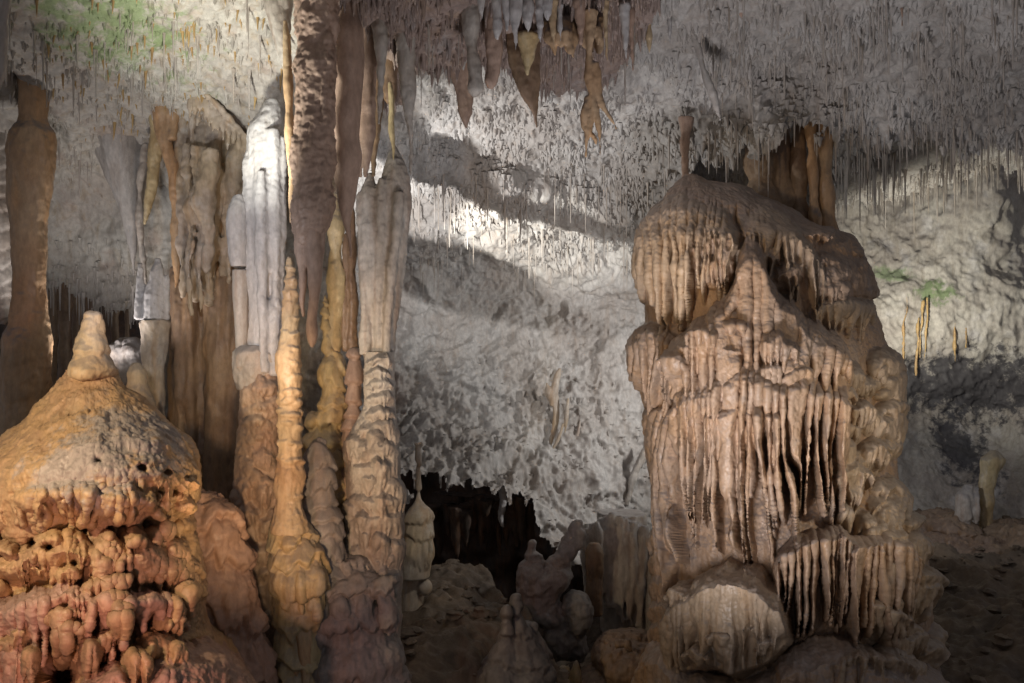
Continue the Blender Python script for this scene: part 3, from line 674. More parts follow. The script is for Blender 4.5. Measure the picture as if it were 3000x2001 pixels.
# --- the mound
root = thing("flowstone_mound", tuple(P(320, 2000, 6.6)), "big orange flowstone mound with a stubby horn and dripping tiers", "flowstone mound")
f = Fuse(50)
f.tube(6.6, [(274, 925, 12), (272, 942, 23), (269, 980, 34), (268, 1020, 43), (270, 1060, 54), (270, 1100, 62)], 16)
f.build("horn", M['orange'], [('fb', 4, 0.035), ('te', 5, 0.014), ('wo', 9, 0.03, 0.8), ('fb', 20, 0.01)], 0.011, parent=root)
r = Relief(6.7, [(1085, 208, 334), (1110, 196, 345), (1135, 176, 358), (1160, 140, 393), (1200, 100, 440), (1237, 63, 484), (1293, 5, 547), (1340, -40, 562), (1377, -80, 572), (1454, -110, 576), (1500, -130, 562), (1560, -150, 560), (1650, -170, 575), (1750, -180, 590), (1850, -190, 600), (1900, -200, 640), (1960, -210, 680), (2000, -220, 700), (2250, -240, 730)], 51, 0.8)
r.tier([(-120, 1300), (0, 1270), (120, 1230), (260, 1200), (400, 1230), (500, 1290), (576, 1380)], [(-120, 1560), (40, 1610), (130, 1590), (200, 1540), (300, 1550), (400, 1520), (480, 1500), (576, 1470)], 0.24, 27, 1.0, 150, 0.35, 0.5, "dome", 0.16, 0.02)
r.tier([(60, 1400), (200, 1380), (330, 1400), (440, 1410)], [(60, 1560), (200, 1520), (330, 1590), (440, 1550)], 0.33, 30, 1.0, 60, 0.5, 0.3, "dome", 0.16, 0.1)
r.tier([(-110, 1650), (40, 1620), (110, 1575), (200, 1560), (300, 1600), (420, 1570), (500, 1620), (570, 1700)], [(-110, 1770), (100, 1740), (230, 1710), (330, 1740), (450, 1740), (570, 1790)], 0.26, 30, 1.0, 50, 0.4, 0.2, "middle_tier", 0.16)
r.tier([(-110, 1760), (60, 1740), (200, 1700), (330, 1730), (430, 1715), (540, 1760)], [(-110, 1960), (40, 2020), (110, 2040), (160, 1900), (240, 1900), (310, 1950), (400, 1880), (540, 1870)], 0.36, 36, 1.0, 46, 0.45, 0.1, "lower_curtain", 0.14)
r.tier([(-110, 1860), (40, 1850), (150, 1900)], [(-110, 2150), (60, 2120), (150, 2100)], 0.3, 34, 1.0, 60, 0.3, 0.05, "lower_curtain", 0.2)
r.tier([(360, 2030), (410, 1940), (500, 1880), (600, 1870), (680, 1930), (720, 2020)], [(360, 2300), (720, 2300)], 0.42, 40, 0.5, 70, 0.2, 0.1, "foot_lobe")
r.tier([(225, 2010), (270, 1960), (330, 1940), (420, 2000)], [(225, 2300), (420, 2300)], 0.40, 34, 0.5, 50, 0.2, 0.1, "foot_lobe")
r.knobs(22, (-60, 590), (1540, 1700), (24, 52), (50, 110), (0.16, 0.36), 20, "drip_knobs")
r.knobs(18, (-60, 600), (1700, 1900), (22, 44), (80, 170), (0.28, 0.46), 24, "drip_knobs")
r.knobs(10, (430, 590), (1430, 1650), (20, 40), (60, 130), (0.1, 0.22), 18, "drip_knobs")
r.knobs(14, (-60, 560), (1380, 1470), (16, 34), (30, 90), (0.24, 0.34), 20, "drip_knobs")
r.rec += [(180, 1985, 62, 0.9), (355, 1555, 46, 0.25), (255, 1560, 34, 0.2), (430, 1540, 30, 0.25), (470, 1380, 14, 0.16), (400, 1372, 16, 0.14), (285, 1352, 18, 0.12), (500, 1440, 18, 0.2), (150, 1600, 24, 0.2), (95, 1590, 18, .2), (530, 1400, 12, .12), (455, 1440, 14, .16)]
r.knobs(16, (90, 480), (1250, 1400), (18, 46), (50, 120), (0.02, 0.10), 18, "drip_knobs", 30, 0.7)
r.skin(M['mound'], [('fb', 2.0, 0.06), ('fb', 6, 0.035), ('wo', 12, 0.022), ('ri', 16, 0.016), ('fb', 30, 0.012)], root, mats={"lower_curtain": M['pink'], "foot_lobe": M['pink']})
f = Fuse(55)
f.tube(7.4, [(560, 1440, 40), (590, 1480, 80), (610, 1560, 96), (620, 1700, 120), (640, 1900, 140), (650, 2200, 160)], 20, 0.8)
f.build("rear_lobe", M['pink'], [('fb', 2.5, 0.08), ('te', 2.5, 0.06), ('fl', 7, 0.04, .3), ('ri', 9, 0.03), ('fb', 20, 0.015)], 0.015, 3, parent=root)

# --- white column and its lumpy foot
root = thing("limestone_column", tuple(P(760, 2000, 8.2)), "white fluted column cracked across, standing on a lumpy pink foot", "column")
f = Fuse(60)
f.tube(8.25, [(800, 290, 16), (792, 330, 34), (782, 370, 50), (780, 400, 54), (782, 460, 56), (782, 600, 56), (780, 800, 54), (776, 950, 48), (770, 1120, 50)], 16)
f.tube(8.2, [(730, 430, 8), (732, 500, 26), (740, 600, 30), (748, 800, 26), (755, 1000, 22), (760, 1120, 26)], 10, 1, .015)
f.tube(8.1, [(800, 380, 18), (805, 600, 20), (808, 820, 16), (805, 960, 18), (800, 1100, 18)], 10, 1, .015)
f.tube(8.15, [(825, 400, 12), (824, 700, 14), (822, 900, 13), (818, 1100, 14)], 8, 1, .015)
f.tube(8.05, [(765, 500, 14), (766, 700, 20), (770, 900, 16), (776, 1090, 14)], 8, 1, .015)
f.build("fluted_shaft", M['white'], [('fb', 3, 0.02), ('fl', 9, 0.012, 0.15), ('fb', 20, 0.012)], 0.012, parent=root)
f = Fuse(61)
f.tube(8.15, [(700, 570, 12), (698, 600, 26), (694, 660, 30), (698, 760, 27), (702, 783, 25)], 12)
f.build("side_shoulder", M['white'], [('fb', 3, 0.02), ('fb', 20, 0.01)], 0.012, parent=root)
f = Fuse(62)
f.tube(8.17, [(703, 789, 25), (706, 900, 22), (710, 1020, 20), (712, 1130, 20)], 12)
f.build("side_shaft", M['pale'], [('fb', 3, 0.015), ('fl', 9, 0.01, 0.2)], 0.012, parent=root)
f = Fuse(63)
f.tube(8.25, [(760, 1015, 60), (762, 1035, 76), (761, 1080, 74), (760, 1140, 62)], 16)
f.build("collar", M['pale'], [('fb', 4, 0.02), ('te', 4, 0.015), ('fl', 10, .02, .3), ('fb', 20, .01)], 0.012, 2, parent=root)
r = Relief(8.2, [(1095, 712, 812), (1120, 702, 818), (1200, 698, 822), (1300, 690, 822), (1400, 684, 824), (1500, 676, 826), (1600, 670, 830), (1700, 668, 834), (1800, 680, 836), (1900, 700, 838), (2000, 704, 844), (2200, 690, 860)], 63, 1.0, 2.4)
r.knobs(40, (690, 830), (1090, 1440), (18, 48), (30, 70), (0.02, 0.07), 16, "scale_knobs", 22, 0.5)
r.knobs(40, (680, 830), (1400, 1820), (14, 34), (40, 95), (0.04, 0.13), 15, "scale_knobs", 22, 0.7)
r.knobs(16, (690, 850), (1780, 2100), (14, 26), (80, 170), (0.04, 0.14), 16, "scale_knobs", 26, 0.9)
r.skin(M['foot'], [('fb', 2.5, 0.02), ('fb', 9, 0.014), ('fb', 24, 0.009)], root)

# --- ringed slim stalagmite
root = thing("stalagmite", tuple(P(850, 2000, 7.6)), "slim orange stalagmite with stacked rings and a dripping base", "stalagmite")
f = Fuse(64)
pts = [(848, 752, 5), (850, 790, 16), (852, 850, 22), (852, 920, 25), (850, 1000, 30), (848, 1060, 34), (850, 1150, 36), (848, 1240, 38), (850, 1300, 38), (850, 1400, 38), (848, 1500, 40), (850, 1560, 48)]
f.tube(7.6, pts, 20, 1, .02)
for y in (790, 822, 858, 892, 930, 975, 1020, 1062, 1100, 1150, 1175, 1210, 1245, 1300, 1350, 1400, 1450):
    x = np.interp(y, [p[1] for p in pts], [p[0] for p in pts]); r = np.interp(y, [p[1] for p in pts], [p[2] for p in pts])
    for q in range(9):
        a = q / 9 * 6.283 + rg.uniform(-.3, .3); rr = rg.uniform(0.42, 0.7) * r
        f.blob(x + math.cos(a) * (r * 1.12 - rr), y + rg.uniform(-7, 7) + 4 * math.cos(a), 7.6 + math.sin(a) * (r * 1.12 - rr) * 7.6 / F, rr, rr * rg.uniform(0.4, 0.8), None, 10, 7)
f.build("ringed_shaft", M['orange'], [('fb', 5, 0.02), ('fl', 14, 0.012, 0.4), ('fb', 25, 0.008)], 0.010, 2, parent=root)
f = Fuse(65)
f.tube(7.7, [(850, 1530, 44), (866, 1600, 70), (880, 1680, 80), (880, 1750, 70), (870, 1850, 60), (870, 2100, 70)], 18)
f.curtain(7.5, [(822, 1620), (950, 1610)], [(825, 1800), (940, 1790)], 9, 0.1, 0.75, 5, 30, 1.05, 0.4, .03)
f.build("dripping_base", M['yellow'], [('fb', 3, 0.03), ('te', 4, 0.04), ('wo', 10, 0.025), ('fb', 25, 0.006)], 0.012, 2, parent=root)
f = Fuse(66)
f.curtain(7.55, [(815, 1740), (910, 1760)], [(870, 2010), (905, 2030)], 7, 0.0, 0.8, 0, 20, 1.1, 0.6, .02)
f.build("drapery", M['orange'], [('fb', 4, 0.02)], 0.012, 3, parent=root)

# --- big hanging stalactites at the top centre
root = thing("stalactite", tuple(P(925, -150, 7.0)), "largest hanging stalactite, thick rough brown shaft ending in two legs", "stalactite", "hanging stalactites at the top centre")
f = Fuse(70)
f.tube(7.0, [(932, -260, 80), (930, -100, 72), (928, 0, 70), (924, 150, 64), (922, 300, 61), (918, 450, 56), (916, 600, 52), (912, 660, 47), (908, 720, 30)], 22, 0.9, .02)
f.tube(6.95, [(900, 0, 26), (896, 120, 28), (892, 260, 30), (890, 400, 28), (888, 600, 24)], 10, 1, .02)
f.tube(6.93, [(955, 100, 20), (958, 260, 22), (952, 420, 22)], 10, 1, .02)
f.build("shaft", M['rose'], [('fb', 2.5, 0.03), ('fl', 6, 0.03, 0.2), ('fb', 14, 0.028), ('fb', 34, 0.012)], 0.011, 2, parent=root)
f = Fuse(71)
f.tube(7.0, [(888, 620, 26), (884, 700, 20), (884, 800, 15), (886, 880, 11), (892, 930, 4)], 12, 1, .02)
f.tube(6.97, [(915, 640, 30), (920, 720, 22), (924, 800, 20), (922, 880, 18), (916, 960, 15), (918, 1000, 11), (916, 1018, 4)], 12, 1, .02)
f.tube(7.0, [(940, 640, 20), (942, 720, 12), (936, 800, 8)], 10, 1, .02)
f.build("legs", M['rose'], [('fb', 4, 0.015), ('fb', 16, 0.008)], 0.011, 3, parent=root)
G = "hanging stalactites at the top centre"
stal("stalactite", 7.2, [[(838, 60, 8), (842, 200, 13), (848, 300, 15), (852, 450, 14), (853, 560, 10), (851, 655, 3)]], 'orange', "thin orange stalactite pressed to the left of the thick brown one", 72, [('fb', 5, 0.01), ('wo', 16, 0.01)], group=G, voxel=0.01)
stal("stalactite", 7.5, [[(800, -260, 60), (810, -60, 42), (820, 60, 32), (832, 160, 20), (845, 240, 8), (850, 270, 3)]], 'pale', "shaded tapering stalactite against the bright left ceiling", 73, group=G)
stal("stalactite", 7.35, [[(1020, -260, 60), (1020, 0, 42), (1020, 200, 44), (1018, 380, 42), (1015, 500, 38), (1014, 580, 26), (1016, 640, 16), (1022, 700, 9), (1027, 757, 3)]], 'rose',
     "smooth brown stalactite right beside the thick rough one", 74, [('fb', 2.5, 0.02), ('fl', 5, 0.01, 0.1)], group=G, n=18)
stal("stalactite", 7.75, [[(1078, -260, 30), (1078, 0, 20), (1082, 200, 20), (1080, 350, 18), (1076, 450, 12), (1072, 525, 3)], [(1062, -200, 14), (1066, 150, 14), (1062, 400, 12), (1058, 520, 4)]], 'rose', "ribbed brown stalactite third from the thick rough one", 75, group=G)
stal("stalactite", 7.6, [[(1108, -260, 26), (1108, 0, 19), (1113, 120, 16), (1112, 240, 12), (1111, 310, 9), (1112, 364, 3)]], 'pale', "slim grey stalactite between the ribbed brown ones", 76, group=G)
stal("stalactite", 7.8, [[(1185, -260, 50), (1183, 0, 36), (1190, 150, 28), (1198, 300, 19), (1204, 400, 10), (1204, 515, 4)]], 'pale', "long tapering grey stalactite left of the brown ledge", 77, group=G, n=16)
stal("stalactite", 8.1, [[(1143, 240, 6), (1146, 310, 8), (1146, 380, 9), (1150, 430, 6), (1151, 470, 2)]], 'yellow', "small pale yellow stalactite directly over the grey column tip", 78, [('wo', 20, 0.008)], voxel=0.009, group=G)
stal("stalactite", 8.3, [[(1135, -260, 60), (1135, 0, 46), (1130, 150, 36), (1140, 250, 24), (1146, 300, 8)], [(1090, -200, 30), (1100, 100, 24), (1100, 300, 22), (1096, 430, 12), (1092, 520, 4)],
                         [(1060, -200, 20), (1050, 200, 20), (1048, 420, 14), (1045, 520, 4)]], 'brown', "dark recessed stalactites clumped behind the grey ones", 79, group=G, n=14)
stal("stalactite", 8.2, [[(1232, -250, 30), (1232, 0, 24), (1234, 100, 20), (1238, 180, 12), (1238, 215, 4)]], 'pale', "short stalactite at the left end of the brown ledge", 80, group=G)

# --- pale column right of centre
root = thing("limestone_column", tuple(P(1110, 2000, 8.4)), "pale grey column with a rounded pointed top and a ringed lower shaft", "column")
f = Fuse(82)
f.tube(8.4, [(1155, 425, 5), (1156, 460, 22), (1158, 520, 42), (1160, 600, 46), (1152, 700, 44), (1140, 800, 44), (1134, 900, 38), (1126, 1000, 34), (1120, 1060, 34)], 16)
f.tube(8.35, [(1085, 505, 8), (1082, 560, 28), (1084, 640, 32), (1088, 740, 30), (1092, 850, 26), (1092, 960, 22), (1090, 1060, 26)], 12, 1, .015)
f.tube(8.3, [(1120, 520, 16), (1116, 650, 24), (1112, 800, 20), (1110, 1000, 18), (1112, 1060, 18)], 10, 1, .015)
f.tube(8.25, [(1170, 560, 14), (1162, 680, 18), (1148, 800, 18), (1136, 950, 16), (1130, 1050, 14)], 8, 1, .015)
f.tube(8.3, [(1052, 560, 6), (1056, 640, 12), (1062, 760, 12), (1070, 880, 14), (1072, 1040, 18)], 8, 1, .015)
f.build("upper_shaft", M['pale'], [('fb', 3, 0.02), ('fl', 9, 0.012, 0.15), ('fb', 18, 0.012)], 0.012, 2, parent=root)
r = Relief(8.3, [(1030, 1066, 1154), (1100, 1066, 1156), (1190, 1064, 1158), (1235, 1040, 1160), (1290, 1014, 1162), (1340, 1010, 1164), (1400, 1014, 1172), (1450, 1014, 1184), (1540, 1014, 1184), (1640, 1010, 1176), (1700, 1004, 1176), (1800, 1000, 1176), (1900, 996, 1176), (2200, 980, 1190)], 83, 1.0, 2.3)
for y, q in ((1036, 40), (1078, 34), (1112, 34), (1150, 40), (1192, 40), (1236, 50), (1290, 60), (1350, 90), (1445, 70), (1500, 100), (1596, 80), (1670, 90), (1760, 110), (1860, 120)):
    a = r.R.uniform(-10, 10); x0 = np.interp(y, [1030, 1190, 1290, 2200], [1068, 1066, 1016, 1000]); x1 = np.interp(y, [1030, 1400, 1450, 2200], [1152, 1166, 1182, 1180])
    r.tier([(x0, y + 22 - a), (x0 + 18, y + 6 - a), ((x0 + x1) / 2, y), (x1 - 18, y + 6 + a), (x1, y + 22 + a)], [(x0, y + q * .9), ((x0 + x1) / 2, y + q), (x1, y + q * .9)], r.R.uniform(.05, .09), r.R.uniform(15, 22), 0.9, 16, 0.6, 0.3, "ring_tier", 0.2)
r.knobs(34, (1010, 1180), (1240, 1800), (14, 30), (50, 110), (0.06, 0.13), 15, "scale_knobs", 18, 0.9)
r.skin(M['pale'], [('fb', 2.5, 0.02), ('fb', 9, 0.012), ('fb', 24, 0.009)], root)
f = Fuse(84)
f.tube(8.0, [(1000, 1640, 60), (1000, 1700, 110), (1010, 1800, 140), (1020, 1900, 150), (1020, 2150, 170)], 22, 0.8, .02)
f.curtain(7.75, [(900, 1700), (1160, 1700)], [(920, 1860), (1170, 1880)], 12, 0.1, 0.8, 0, 50, 1.0, 0.3, .04, layers=1)
f.build("foot", M['grey'], [('fb', 3, 0.05), ('te', 3, 0.04), ('wo', 8, 0.035, 0.8), ('fb', 20, 0.012)], 0.0135, 2, parent=root)
# yellow stalagmite, its side pillar and the dark one in front
root = thing("stalagmite", tuple(P(970, 2000, 8.5)), "tall yellowish stalagmite with a bulging middle behind the slim ringed one", "stalagmite")
f = Fuse(85)
f.tube(8.5, [(981, 565, 4), (982, 610, 10), (984, 660, 20), (984, 760, 22), (982, 880, 23), (980, 960, 24), (974, 1040, 26)], 12, 1, .015)
f.build("upper_shaft", M['yellow'], STD, 0.012, parent=root)
f = Fuse(86)
f.tube(8.5, [(972, 1035, 26), (974, 1060, 38), (972, 1110, 36), (976, 1160, 32), (968, 1210, 40), (955, 1250, 50), (948, 1300, 60), (960, 1400, 66), (970, 1550, 80), (970, 1700, 80), (970, 2050, 90)], 18, 1, .02)
f.blob(918, 1235, 8.45, 18, 30, .1)
f.tube(8.45, [(954, 860, 5), (955, 920, 10), (960, 1040, 12)], 8)
f.build("bulging_shaft", M['yellow'], [('fb', 3, 0.02), ('te', 5, 0.025), ('wo', 9, 0.02), ('fb', 22, 0.008)], 0.012, 2, parent=root)
stal("stalagmite", 8.45, [[(1036, 1020, 10), (1036, 1045, 20), (1036, 1110, 18), (1038, 1200, 20), (1034, 1240, 24), (1030, 1300, 28), (1028, 1450, 34), (1030, 1700, 50)]], 'rose', "brown ringed stalagmite squeezed between the yellow one and the grey column", 87,
     [('fb', 3, 0.015), ('te', 5.5, 0.03), ('wo', 12, 0.015)], cat="stalagmite", base=None)
stal("stalagmite", 8.5, [[(1030, 590, 5), (1032, 700, 12), (1034, 800, 14), (1036, 900, 13), (1036, 1030, 16)], [(1012, 680, 4), (1010, 800, 8), (1012, 1030, 10)]], 'brown', "narrow shaded brown stalagmite shaft left of the grey column", 88, cat="stalagmite", base=None)
stal("stalagmite", 7.95, [[(930, 1290, 14), (932, 1320, 34), (935, 1400, 42), (940, 1500, 50), (945, 1560, 60), (950, 1700, 70), (950, 2000, 90)]], 'grey', "dark stumpy stalagmite in shade between the orange and grey columns", 89,
     [('fb', 3, 0.02), ('te', 6, 0.03), ('wo', 10, 0.02)], cat="stalagmite", base=None)
# small column at the cave hollow
root = thing("limestone_column", tuple(P(1210, 1760, 10.2)), "small cream fluted column with a pointed top beside the dark hollow", "column")
f = Fuse(90)
f.tube(10.2, [(1226, 1440, 4), (1226, 1470, 10), (1228, 1500, 36), (1224, 1560, 44), (1218, 1640, 50), (1212, 1690, 46)], 14)
f.tube(10.2, [(1226, 1300, 12), (1226, 1380, 6), (1226, 1450, 5)], 8)
f.curtain(10.04, [(1190, 1520), (1266, 1520)], [(1165, 1680), (1262, 1670)], 10, 0.05, 0.7, 0, 15, 1, 0.5, .01, layers=1)
f.build("upper_tier", M['tancream'], [('fb', 3, 0.015), ('te', 4, 0.02)], 0.012, 2, parent=root)
f = Fuse(91)
f.curtain(10.2, [(1170, 1680), (1240, 1680)], [(1182, 1765), (1232, 1755)], 7, 0.05, 0.75, 0, 12, 1, 0.4, .01)
f.blob(1245, 1720, 10.2, 22, 25, .1)
f.tube(10.3, [(1208, 1660, 40), (1208, 1760, 34), (1208, 1900, 50)], 12)
f.build("lower_tier", M['tancream'], [('fb', 3, 0.015)], 0.012, 2, parent=root)
print("centre", round(time.time() - T0, 1))

# --- unseen bars added by the ceiling lamp to cast the centre ceiling's brown bands
def bar(pts, k, label, seed):
    L = P(*LC); A = []
    for (x, y, d, half) in pts: q = L + k * (P(x, y, d) - L); A.append([q[0], q[1], q[2], half * k])
    f = Fuse(seed); B = catmull(np.array(A), 26)
    f.ring(B[:, :3], B[:, 3], B[:, 3], 12)
    f.build("shadow_bar", M['brown'], [('fb', 14, 0.006)], 0.008, 1, label=label, cat="broken stalactite")
bar([(1060, 290, 10.2, .42), (1210, 360, 10.9, .50), (1440, 490, 12.1, .42), (1680, 590, 13.2, .45), (1950, 690, 13.8, .35)], 0.085, "upper added bar shading the centre ceiling, unseen behind the pale grey column", 95)
bar([(1060, 720, 12.8, .75), (1207, 760, 13.2, .85), (1412, 890, 14.2, .88), (1560, 930, 14.6, .85), (1800, 980, 14.8, .8)], 0.085, "lower added bar shading the centre ceiling, unseen behind the pale grey column", 96)

# --- stalactites under the brown ledge
G = "stalactites hanging from the brown ledge"
stal("stalactite", 7.35, [[(1372, -100, 30), (1376, 0, 26), (1384, 120, 21), (1390, 220, 16), (1392, 276, 13), (1391, 284, 4)]], 'pale', "grey blunt stalactite, longest on the left of the ledge", 100, group=G)
stal("stalactite", 7.4, [[(1440, -100, 30), (1444, 0, 28), (1446, 120, 22), (1444, 200, 15), (1440, 252, 12), (1440, 260, 4)]], 'rose', "brown blunt stalactite just right of the longest grey one", 101, group=G)
for k, (x, t, r) in enumerate(((1412, 60, 11), (1456, 120, 13), (1484, 100, 10), (1510, 150, 15), (1548, 96, 13), (1582, 130, 10), (1604, 60, 12))):
    stal("stalactite", 6.95, [[(x - 4, -160, r * 2.2), (x - 2, -40, r * 1.5), (x, t * 0.5, r * 0.9), (x + 1, t, 2.5)]], 'white',
         ["white icicle-like stalactite at the top edge above the longest grey one", "pointed white stalactite over the brown blunt one", "short white stalactite between two longer ones at the top edge", "broadest pointed white stalactite at the top edge",
          "white stalactite right above the capped cream block", "thin white stalactite right of the capped cream block", "small white stalactite nearest the orange drapery"][k], 102 + k, group="white pointed stalactites at the top edge", wob=.01)
stal("stalactite", 7.6, [[(1545, 104, 28), (1545, 112, 26), (1545, 150, 20), (1543, 190, 12), (1543, 220, 5)]], 'yellow', "cream block-shaped stalactite with a flat broken cap", 110, group=G)
stal("stalactite", 7.8, [[(1500, 50, 18), (1506, 150, 18), (1526, 220, 20), (1552, 290, 16), (1568, 330, 10), (1573, 376, 3)], [(1568, 50, 14), (1566, 200, 12), (1573, 320, 7)], [(1535, 50, 26), (1540, 180, 24), (1560, 280, 12)]], 'brown', "tapering brown stalactite below the cream block", 111, group=G)
f = Fuse(112)
f.curtain(7.35, [(1590, 60), (1660, 42), (1770, 42)], [(1600, 120), (1680, 170), (1760, 160)], 10, 0.0, 0.8, 0, 30, 1.0, 0.3, .03)
f.tube(7.3, [(1732, 30, 22), (1728, 100, 16), (1726, 170, 12), (1734, 240, 13), (1736, 300, 10), (1726, 350, 8), (1722, 400, 7), (1724, 460, 3)], 12, 1, .04)
f.tube(7.3, [(1745, 180, 12), (1756, 280, 12), (1775, 330, 9), (1800, 365, 5), (1810, 388, 2)], 8, 1, .02)
f.tube(7.3, [(1740, 290, 10), (1748, 340, 8), (1757, 400, 4), (1759, 480, 2)], 8, 1, .01)
f.tube(7.3, [(1722, 280, 9), (1712, 330, 12), (1708, 370, 6), (1740, 400, 7), (1748, 425, 3)], 8, 1, .03)
f.build("stalactite", M['tan'], [('fb', 4, 0.02), ('fl', 10, 0.015, 0.3), ('fb', 16, .01)], 0.011, 2, label="ragged orange-brown stalactite branching into three drips", cat="stalactite", base='top', group=G)
stal("stalactite", 8.6, [[(2025, 20, 20), (2036, 120, 13), (2056, 190, 11), (2082, 260, 10), (2098, 310, 6), (2112, 355, 2)]], 'ceil', "thin curved stalactite leaning to the right on the grey ceiling", 113)
stal("stalactite", 9.35, [[(1330, 60, 40), (1332, 180, 24), (1338, 240, 14), (1350, 300, 14), (1362, 345, 10), (1366, 375, 3)], [(1390, 150, 14), (1376, 260, 10), (1370, 340, 8)], [(1350, 100, 26), (1356, 220, 16), (1362, 320, 12)]], 'rose', "smooth pinkish drape-like stalactite behind the ledge on the left", 114)
for k, (x, y, t, r) in enumerate(((1620, 60, 160, 9), (1640, 70, 130, 7), (1700, 60, 150, 9), (1775, 60, 190, 8), (1830, 70, 180, 9), (1850, 80, 210, 7), (1900, 60, 170, 9), (1960, 40, 140, 8), (2172, 20, 60, 12), (2420, -40, 62, 14), (2330, -40, 66, 10), (2640, -40, 80, 9))):
    stal("stalactite", 7.3 if x < 1900 else 8.35, [[(x, y - 60, r * 1.6), (x, y, r * 1.1), (x + 2, (y + t) / 2, r * 0.8), (x + 3, t, 2)]], ['orange', 'white', 'rose'][k % 3],
         "%s pointed stalactite %s" % (["orange", "white", "brown"][k % 3], ["at the left end of the orange drapery", "just inside the orange drapery", "left of the branching stalactite", "right of the branching stalactite",
         "in front of the brown ledge's right part", "slim, near the brown ledge's right tip", "on the ceiling right of the ledge", "alone near the ceiling's upper middle", "above the thin curved leaning one", "large, on the top edge above the massif", "small, on the top edge above the massif", "at the top edge above the side chamber"][k]), 115 + k, wob=.01)
# --- top columns joining the massif to the ceiling
G = "columns joining the massif to the ceiling"
stal("limestone_column", 10.3, [[(2215, 250, 56), (2225, 470, 44), (2235, 560, 50), (2250, 680, 60)], [(2270, 250, 34), (2285, 480, 32), (2300, 600, 40), (2320, 720, 60)]], 'brown', "broad brown double column between massif and ceiling", 130, base=None, cat="column", group=G)
stal("limestone_column", 10.0, [[(2375, 250, 22), (2375, 370, 16), (2374, 430, 13), (2380, 500, 14), (2386, 600, 15), (2392, 720, 22)]], 'tan', "slim bright tan column in front of the brown ones", 131, base=None, cat="column", group=G)
stal("limestone_column", 10.2, [[(2345, 250, 26), (2345, 370, 20), (2340, 480, 24), (2342, 570, 26), (2350, 720, 40)]], 'brown', "dark knobbly column left of the slim bright one", 132, base=None, cat="column", group=G)
stal("limestone_column", 10.1, [[(2412, 250, 34), (2412, 370, 26), (2414, 470, 22), (2418, 580, 24), (2426, 680, 28), (2440, 760, 50)]], 'tan', "rightmost smooth tan column on the massif's shoulder", 133, base=None, cat="column", group=G)
stal("limestone_column", 9.9, [[(2012, 340, 20), (2008, 400, 13), (2006, 440, 12), (2006, 500, 15), (2008, 560, 24)]], 'rose', "short pinkish pillar on the massif's left peak", 134, base=None, cat="column", group=G)

# --- the massif
root = thing("flowstone_massif", tuple(P(2300, 2000, 9.4)), "huge tan flowstone massif of stacked domes and fluted curtains", "flowstone massif")
DM = [('fb', 1.6, 0.05), ('fb', 5, 0.026), ('ri', 13, 0.014), ('fl', 16, 0.012, 0.2), ('fb', 26, 0.008)]
r = Relief(9.6, [(512, 2014, 2034), (525, 2000, 2060), (540, 1985, 2180), (560, 1962, 2215), (590, 1940, 2280), (620, 1915, 2330), (645, 1902, 2370), (662, 1895, 2400), (676, 1890, 2480), (700, 1882, 2512), (750, 1876, 2530), (800, 1876, 2545), (860, 1882, 2552), (900, 1888, 2562), (945, 1890, 2575), (960, 1872, 2580), (1020, 1856, 2600),
    (1080, 1860, 2620), (1150, 1872, 2626), (1230, 1902, 2630), (1330, 1917, 2628), (1420, 1926, 2630), (1500, 1928, 2665), (1560, 1920, 2700), (1620, 1914, 2718), (1700, 1910, 2724), (1800, 1908, 2734), (1900, 1910, 2736), (2000, 1912, 2775), (2250, 1900, 2830)], 140, 0.8, 2.0)
t = r.tier
t([(1945, 590), (1980, 556), (2040, 530), (2120, 550), (2200, 566), (2300, 600), (2400, 660)], [(1945, 680), (2060, 700), (2200, 740), (2400, 820)], 0.16, 19, 1.0, 50, 0.5, 0.1, "cap_dome")
t([(1874, 720), (1890, 650), (1930, 595), (1990, 566), (2060, 580), (2130, 615), (2172, 680)], [(1874, 900), (1925, 968), (1990, 975), (2040, 930), (2090, 885), (2172, 860)], 0.34, 23, 1.0, 46, 0.4, 0.0, "upper_drapery", 0.10, 0.2)
t([(2178, 630), (2220, 600), (2290, 618), (2350, 670), (2400, 760), (2420, 820)], [(2178, 840), (2230, 870), (2290, 900), (2350, 950), (2420, 1010)], 0.28, 20, 1.0, 40, 0.35, 0.0, "upper_drapery", 0.15, 0.25)
t([(2452, 720), (2475, 670), (2505, 668), (2540, 720), (2546, 760)], [(2452, 760), (2546, 800)], 0.10, 24, 0.3, 30, .2, .3, "side_dome")
t([(2385, 830), (2410, 760), (2460, 732), (2510, 742), (2550, 800), (2562, 850)], [(2385, 868), (2460, 874), (2562, 876)], 0.24, 30, 0.35, 50, 0.1, 0.4, "side_dome")
t([(2372, 910), (2400, 880), (2450, 868), (2510, 872), (2556, 885)], [(2372, 980), (2450, 1004), (2510, 1000), (2556, 960)], 0.26, 26, 1.0, 24, 0.25, 0.1, "side_drapery", 0.2)
t([(1975, 1050), (1990, 985), (2030, 950), (2080, 925), (2098, 885), (2140, 862), (2158, 810), (2166, 740), (2185, 695), (2210, 690), (2234, 730), (2250, 800), (2275, 845), (2325, 872), (2350, 920), (2400, 950), (2440, 965), (2475, 1020)], [(1975, 1180), (2200, 1200), (2475, 1170)], 0.52, 34, 0.4, 70, 0.2, 0.1, "middle_dome")
t([(1985, 1160), (2020, 1110), (2090, 1090), (2130, 1050), (2200, 1030), (2270, 1080), (2340, 1060), (2410, 1090), (2470, 1130)], [(1985, 1560), (2050, 1665), (2130, 1640), (2190, 1670), (2240, 1640), (2290, 1570), (2400, 1550), (2470, 1530)], 0.62, 24, 1.0, 80, 0.35, 0.0, "main_drapery", 0.12, 0.18)
